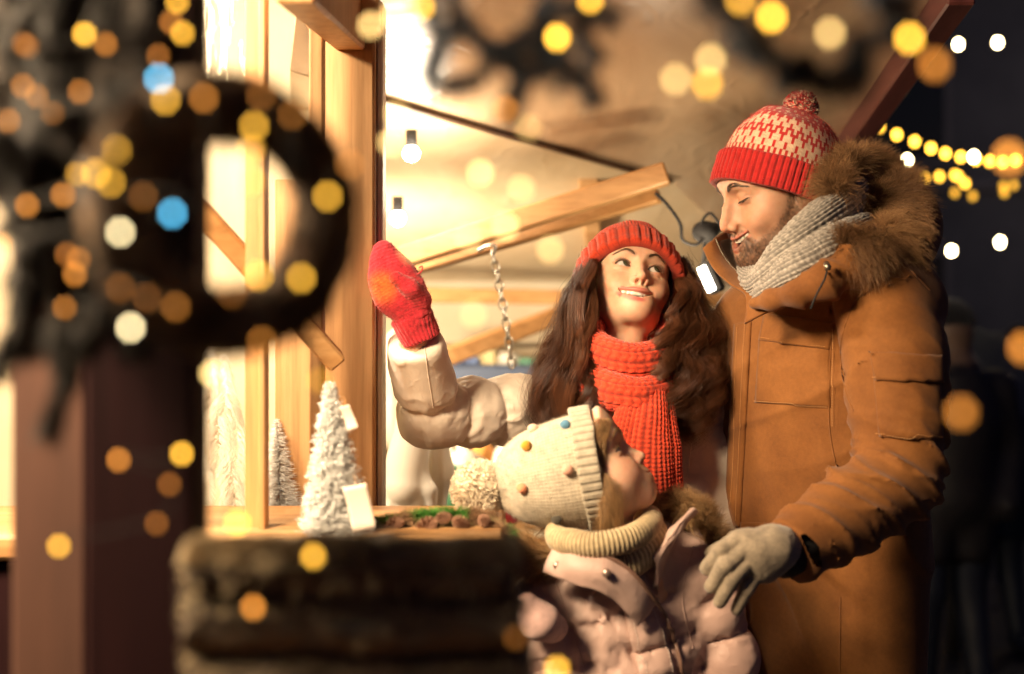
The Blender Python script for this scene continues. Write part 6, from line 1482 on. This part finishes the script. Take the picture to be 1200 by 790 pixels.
    # woollen goods far inside
    goods = [(580, 600, 3.6, .055, (.45, .02, .02), 'red woollen ball ornament far inside the stall', 'ornament'), (545, 560, 3.9, .07, (.55, .50, .40), 'cream knitted hat lying far inside the stall', 'hat'), (530, 585, 3.8, .06, (.10, .30, .16), 'green knitted hat lying far inside the stall', 'hat'),
             (560, 535, 4.1, .05, (.60, .25, .05), 'orange knitted hat on the back shelf', 'hat'), (598, 545, 4.1, .06, (.62, .58, .50), 'white knitted hat on the back shelf', 'hat'), (520, 540, 4.1, .05, (.62, .56, .46), 'ivory knitted hat at the left end of the back shelf', 'hat'), (562, 500, 4.3, .05, (.22, .16, .36), 'violet knitted hat on the upper shelf', 'hat'), (612, 590, 3.7, .04, (.5, .45, .35), 'sand coloured knitted hat behind the bobble hat', 'hat')]
    for x, y, Y, r, cc, lb, ct in goods:
        c = at(x, y, Y)
        f = lambda P: np.minimum(smax(ell(P, c, (r, r, r * 1.1)), c[2] - r * .4 - P[:, 2], .01), np.minimum(sph(P, c + A(0, 0, r * 1.25), r * .33), np.maximum(ell(P, c - A(0, 0, r * .42), (r * 1.15, r * 1.15, r * .4)), 0) if False else ell(P, c - A(0, 0, r * .42), (r * 1.08, r * 1.08, r * .26)))) + noise(P, 60, 4) * .002
        V, Fq = surface(f, c - r * 1.4, c + r * 1.9, r / 12); tag(link('knitted_hat' if ct == 'hat' else 'ornament', mesh('knitted_hat', V, Fq, col=np.tile(A(*cc), (len(V), 1))), KNIT), lb, ct, 'woollen goods inside the stall')
def build_hangings():
    cols = [(.55, .48, .36), (.42, .05, .04), (.10, .14, .26), (.50, .40, .20), (.60, .55, .46), (.09, .22, .14), (.46, .20, .06)]
    nm = ['cream', 'dark red', 'navy', 'mustard', 'off white', 'bottle green', 'rust']
    for k, x in enumerate((505, 528, 549, 572, 597, 622, 648)):
        Y = 4.75; top = at(x, 408 + (k % 3) * 5, Y); ln = .34 + .06 * (k % 2); w = .052 + .008 * (k % 3)
        f = lambda P: smax(np.abs(P[:, 1] - Y - .012 * np.sin((P[:, 0] - top[0]) * 110 + k) - .006 * noise(P, 9, k)) - .009, np.maximum(np.abs(P[:, 0] - top[0]) - w * (.55 + .45 * np.clip((top[2] - P[:, 2]) / .1, 0, 1)), np.maximum(P[:, 2] - top[2], top[2] - ln - P[:, 2])), .012)
        V, Fq = surface(f, top - A(.10, .08, ln + .04), top + A(.10, .08, .05), .007)
        tag(link('hanging_scarf', mesh('hanging_scarf', V, Fq, col=np.tile(A(*cols[k]), (len(V), 1))), KNIT), nm[k] + ' scarf hanging in the row at the back of the stall', 'scarf', 'scarves hanging at the back of the stall')
    V, Fq = tube([at(490, 405, 4.75), at(665, 405, 4.75)], .008, 8); tag(link('clothes_rail', mesh('clothes_rail', V, Fq), METAL), 'thin metal rail carrying the row of scarves', 'rail')
def build_square():
    g = varied('wet_cobbles', (.035, .032, .030), (.06, .055, .05), 3, .35, 14, .6, .01)
    V, Fq = mesh, None
    o = link('ground', mesh('ground', [(-60, -5, 0), (60, -5, 0), (60, 120, 0), (-60, 120, 0)], [[0, 1, 2, 3]], False), g); tag(o, kind='structure')
    stone = varied('facade_stone', (.050, .055, .080), (.075, .080, .11), 2, .8, 12, .3, .01); dark = plain('dark_glass', (.012, .014, .02), .15)
    trim = varied('stone_trim', (.09, .09, .12), (.12, .12, .15), 3, .8)
    def house(x0, x1, Y, h, lb, cols, rowz):
        t = empty('town_house', ((x0 + x1) / 2, Y, 0), lb, 'building', 'houses round the square')
        V, Fq = box(((x0 + x1) / 2, Y + 2, h / 2), (x1 - x0, 4, h), None, .02); flat_obj('wall', V, Fq, stone, t)
        V, Fq = box(((x0 + x1) / 2, Y - .06, h - .2), (x1 - x0 + .1, .22, .35), None, .03); flat_obj('cornice', V, Fq, trim, t)
        for z in rowz[1:]:
            V, Fq = box(((x0 + x1) / 2, Y - .04, z - .35), (x1 - x0, .14, .14), None, .02); flat_obj('string_course', V, Fq, trim, t)
        V, Fq = slab([A(x0, Y - .1, h), A(x1, Y - .1, h), A(x1, Y + 2, h + 1.6), A(x0, Y + 2, h + 1.6)], .1, A(0, .3, .9)); flat_obj('roof', V, Fq, plain('slate_roof', (.03, .03, .035), .6), t)
        for i in range(cols):
            x = x0 + (i + .5) * (x1 - x0) / cols
            for z in rowz:
                V, Fq = box((x, Y - .03, z + .75), (1.05, .10, 1.75), None, .02); w = flat_obj('window', V, Fq, trim, t)
                V, Fq = box((x, Y - .085, z + .75), (.86, .02, 1.55), None, .005); flat_obj('pane', V, Fq, dark, w)
    house(3.6, 12.5, 17, 8.2, 'tall dark stone house with rows of unlit windows at the right edge', 4, (.9, 3.6, 6.0))
    house(12.9, 22, 21, 7.2, 'second unlit stone house standing further back', 4, (.9, 3.6))
    house(-16, 3.2, 22, 7.6, 'long dark house behind the market stall', 7, (.9, 3.6))
    # parasol / stall roof in the dark
    t = empty('market_parasol', (3.62, 6.4, 0), 'dark closed-off stall parasol standing behind the man', 'parasol')
    c = at(1125, 400, 6.4) + A(0, .1, .0); V = [c + A(0, 0, .12)]; m = 8
    for k in range(m): V.append(c + A(math.cos(k * 6.2832 / m) * .85, math.sin(k * 6.2832 / m) * .85, -.30))
    for k in range(m): V.append(c + A(math.cos(k * 6.2832 / m) * .85, math.sin(k * 6.2832 / m) * .85, -.42))
    V, Fq = np.array(V), [[0, 1 + k, 1 + (k + 1) % m] for k in range(m)] + [[1 + k, 9 + k, 9 + (k + 1) % m, 1 + (k + 1) % m] for k in range(m)]
    flat_obj('canopy', V, Fq, plain('navy_canvas', (.012, .016, .035), .7), t); V, Fq = tube([A(c[0], c[1], 0), c + A(0, 0, .12)], .03, 12); link('pole', mesh('pole', V, Fq), DARKK, t)
    p = at(1300, 330, 14.); t = empty('added_facade_lamp', A(p[0] + .6, p[1], 0), 'unseen globe lamp added right of the view to light the house fronts', 'added lamp')  # lamp added out of view, only to light the house fronts
    q = A(p[0] + 1.6, p[1], 3.6); V, Fq = tube([q * A(1, 1, 0), q - A(0, 0, .2)], .05, 12); link('pole', mesh('pole', V, Fq), DARKK, t)
    V, Fq = surface(lambda P: sph(P, q, .16), q - .2, q + .2, .03); link('globe', mesh('globe', V, Fq), emit_mat('lamp_globe', (1, .7, .4), 6), t)
    l = bpy.data.lights.new('globe_light', 'POINT'); l.energy = 55; l.color = (1, .78, .60); l.shadow_soft_size = .17; o = bpy.data.objects.new('globe_light', l); COL.objects.link(o); o.parent = t; o.location = tuple(q - A(p[0] + .6, p[1], 0) + A(-.3, -.3, 0))
    # passers-by in the dark
    def walker(x, Y, h, lb, coatc, face=0):
        s = h / 1.75; o = A(x, Y, 0); q = lambda a, b, c_: o + A(a, b, c_) * s
        f = lambda P: smin(smin(smin(chain(P, [q(0, 0, .95), q(0, 0, 1.25), q(0, 0, 1.42)], [.17 * s, .18 * s, .15 * s], .05), sph(P, q(0, -.01, 1.63), .105 * s), .05),
                    smin(chain(P, [q(-.20, 0, 1.38), q(-.26, .02, 1.1), q(-.22, -.08, .88)], [.075 * s, .06 * s, .045 * s], .02), chain(P, [q(.20, 0, 1.38), q(.26, .02, 1.1), q(.22, -.08, .88)], [.075 * s, .06 * s, .045 * s], .02), .03), .04),
                    smin(chain(P, [q(-.09, 0, .92), q(-.10, -.03, .5), q(-.10, .05, .09)], [.10 * s, .075 * s, .055 * s], .02), chain(P, [q(.09, 0, .92), q(.10, .04, .5), q(.12, -.05, .09)], [.10 * s, .075 * s, .055 * s], .02), .03), .04)
        f2 = lambda P: smax(smin(smin(f(P), cone(P, q(-.10, .05, .05), q(-.11, -.10, .04), .05, .04), .03), cone(P, q(.12, -.05, .05), q(.13, -.20, .04), .05, .04), .03), .001 - P[:, 2], .01)
        V, Fq = surface(f2, o - A(.5, .4, .03), o + A(.5, .4, 1.9), .025)
        C = np.where((V[:, 2:3] > 1.5 * s) & (V[:, 1:2] < Y - .02), A(.14, .085, .06), np.where(V[:, 2:3] > 1.5 * s, A(.03, .02, .015), A(*coatc)))
        C = np.where(V[:, 2:3] < .85 * s, A(.015, .018, .03), C); pr = tag(link('person', mesh('person', V, Fq, col=C), FIR), lb, 'person', 'passers-by on the dark square')
        cf = lambda P: smax(f(P) - .02, np.maximum(.62 * s - P[:, 2], P[:, 2] - 1.47 * s), .02)
        V, Fq = surface(cf, o + A(-.5, -.4, .5), o + A(.5, .4, 1.6), .03); link('coat', mesh('coat', V, Fq, col=np.tile(A(*coatc), (len(V), 1))), FIR, pr)
        hf = lambda P: smax(sph(P, q(0, .0, 1.66), .118 * s), 1.65 * s - P[:, 2], .01); V, Fq = surface(hf, q(-.2, -.2, 1.5), q(.2, .2, 1.9), .015); link('beanie', mesh('beanie', V, Fq, col=np.tile(A(*coatc) * .6, (len(V), 1))), KNIT, pr)
    walker(at(1112, 0, 5.6)[0], 5.6, 1.58, 'dark clothed passer-by just behind the man on the right', (.012, .010, .012))
    walker(at(1165, 0, 6.6)[0], 6.6, 1.45, 'passer-by in a dark blue coat at the right edge', (.006, .012, .03))
    walker(at(1196, 0, 8.2)[0], 8.2, 1.50, 'dim passer-by further back at the right edge', (.012, .010, .008))
# ================================================================== world, camera, assembly
def build_world():
    w = bpy.data.worlds.new('World'); SC.world = w; w.use_nodes = True; nt = w.node_tree; bg = nt.nodes['Background']
    sky = nt.nodes.new('ShaderNodeTexSky'); sky.sky_type = 'NISHITA'; sky.sun_disc = False; sky.sun_elevation = R(-4); sky.sun_rotation = R(200); sky.altitude = 200
    hs = nt.nodes.new('ShaderNodeHueSaturation'); hs.inputs['Saturation'].default_value = 1.1
    nt.links.new(sky.outputs[0], hs.inputs['Color']); 
    ad = nt.nodes.new('ShaderNodeMixRGB'); ad.blend_type = 'ADD'; ad.inputs[0].default_value = 1; ad.inputs[2].default_value = (.008, .011, .065, 1); nt.links.new(hs.outputs[0], ad.inputs[1]); nt.links.new(ad.outputs[0], bg.inputs[0]); bg.inputs[1].default_value = WORLD_S
    l = bpy.data.lights.new('moon', 'SUN'); l.energy = .02; l.angle = R(.5); l.color = (.6, .7, 1); o = bpy.data.objects.new('moon', l); COL.objects.link(o); o.rotation_euler = (R(50), 0, R(200))
def build_camera():
    cam = bpy.data.cameras.new('camera'); co = bpy.data.objects.new('camera', cam); COL.objects.link(co); co.location = (0, 0, CZ); co.rotation_euler = (R(90), 0, 0)
    cam.lens = 50; cam.sensor_width = 36; cam.clip_start = .05; cam.clip_end = 500; SC.camera = co
    cam.dof.use_dof = True; cam.dof.focus_distance = 2.37; cam.dof.aperture_fstop = 1.9; cam.dof.aperture_blades = 8
    v = SC.view_settings; v.view_transform = 'Standard'; v.look = 'None'; v.exposure = EXPO; v.gamma = 1; v.use_curve_mapping = False
    SC.cycles.use_denoising = True; SC.cycles.max_bounces = 7; SC.cycles.diffuse_bounces = 3; SC.cycles.glossy_bounces = 3; SC.cycles.transmission_bounces = 6; SC.cycles.sample_clamp_indirect = 4; SC.cycles.caustics_reflective = False; SC.cycles.caustics_refractive = False
WORLD_S = .4; EXPO = .3
build_world(); build_square(); build_stall(); build_lamps(); build_goods(); build_hangings(); build_foreground(); build_bulbs()
if not globals().get('NOPEOPLE'): build_man(); build_woman(); build_girl()
build_camera()
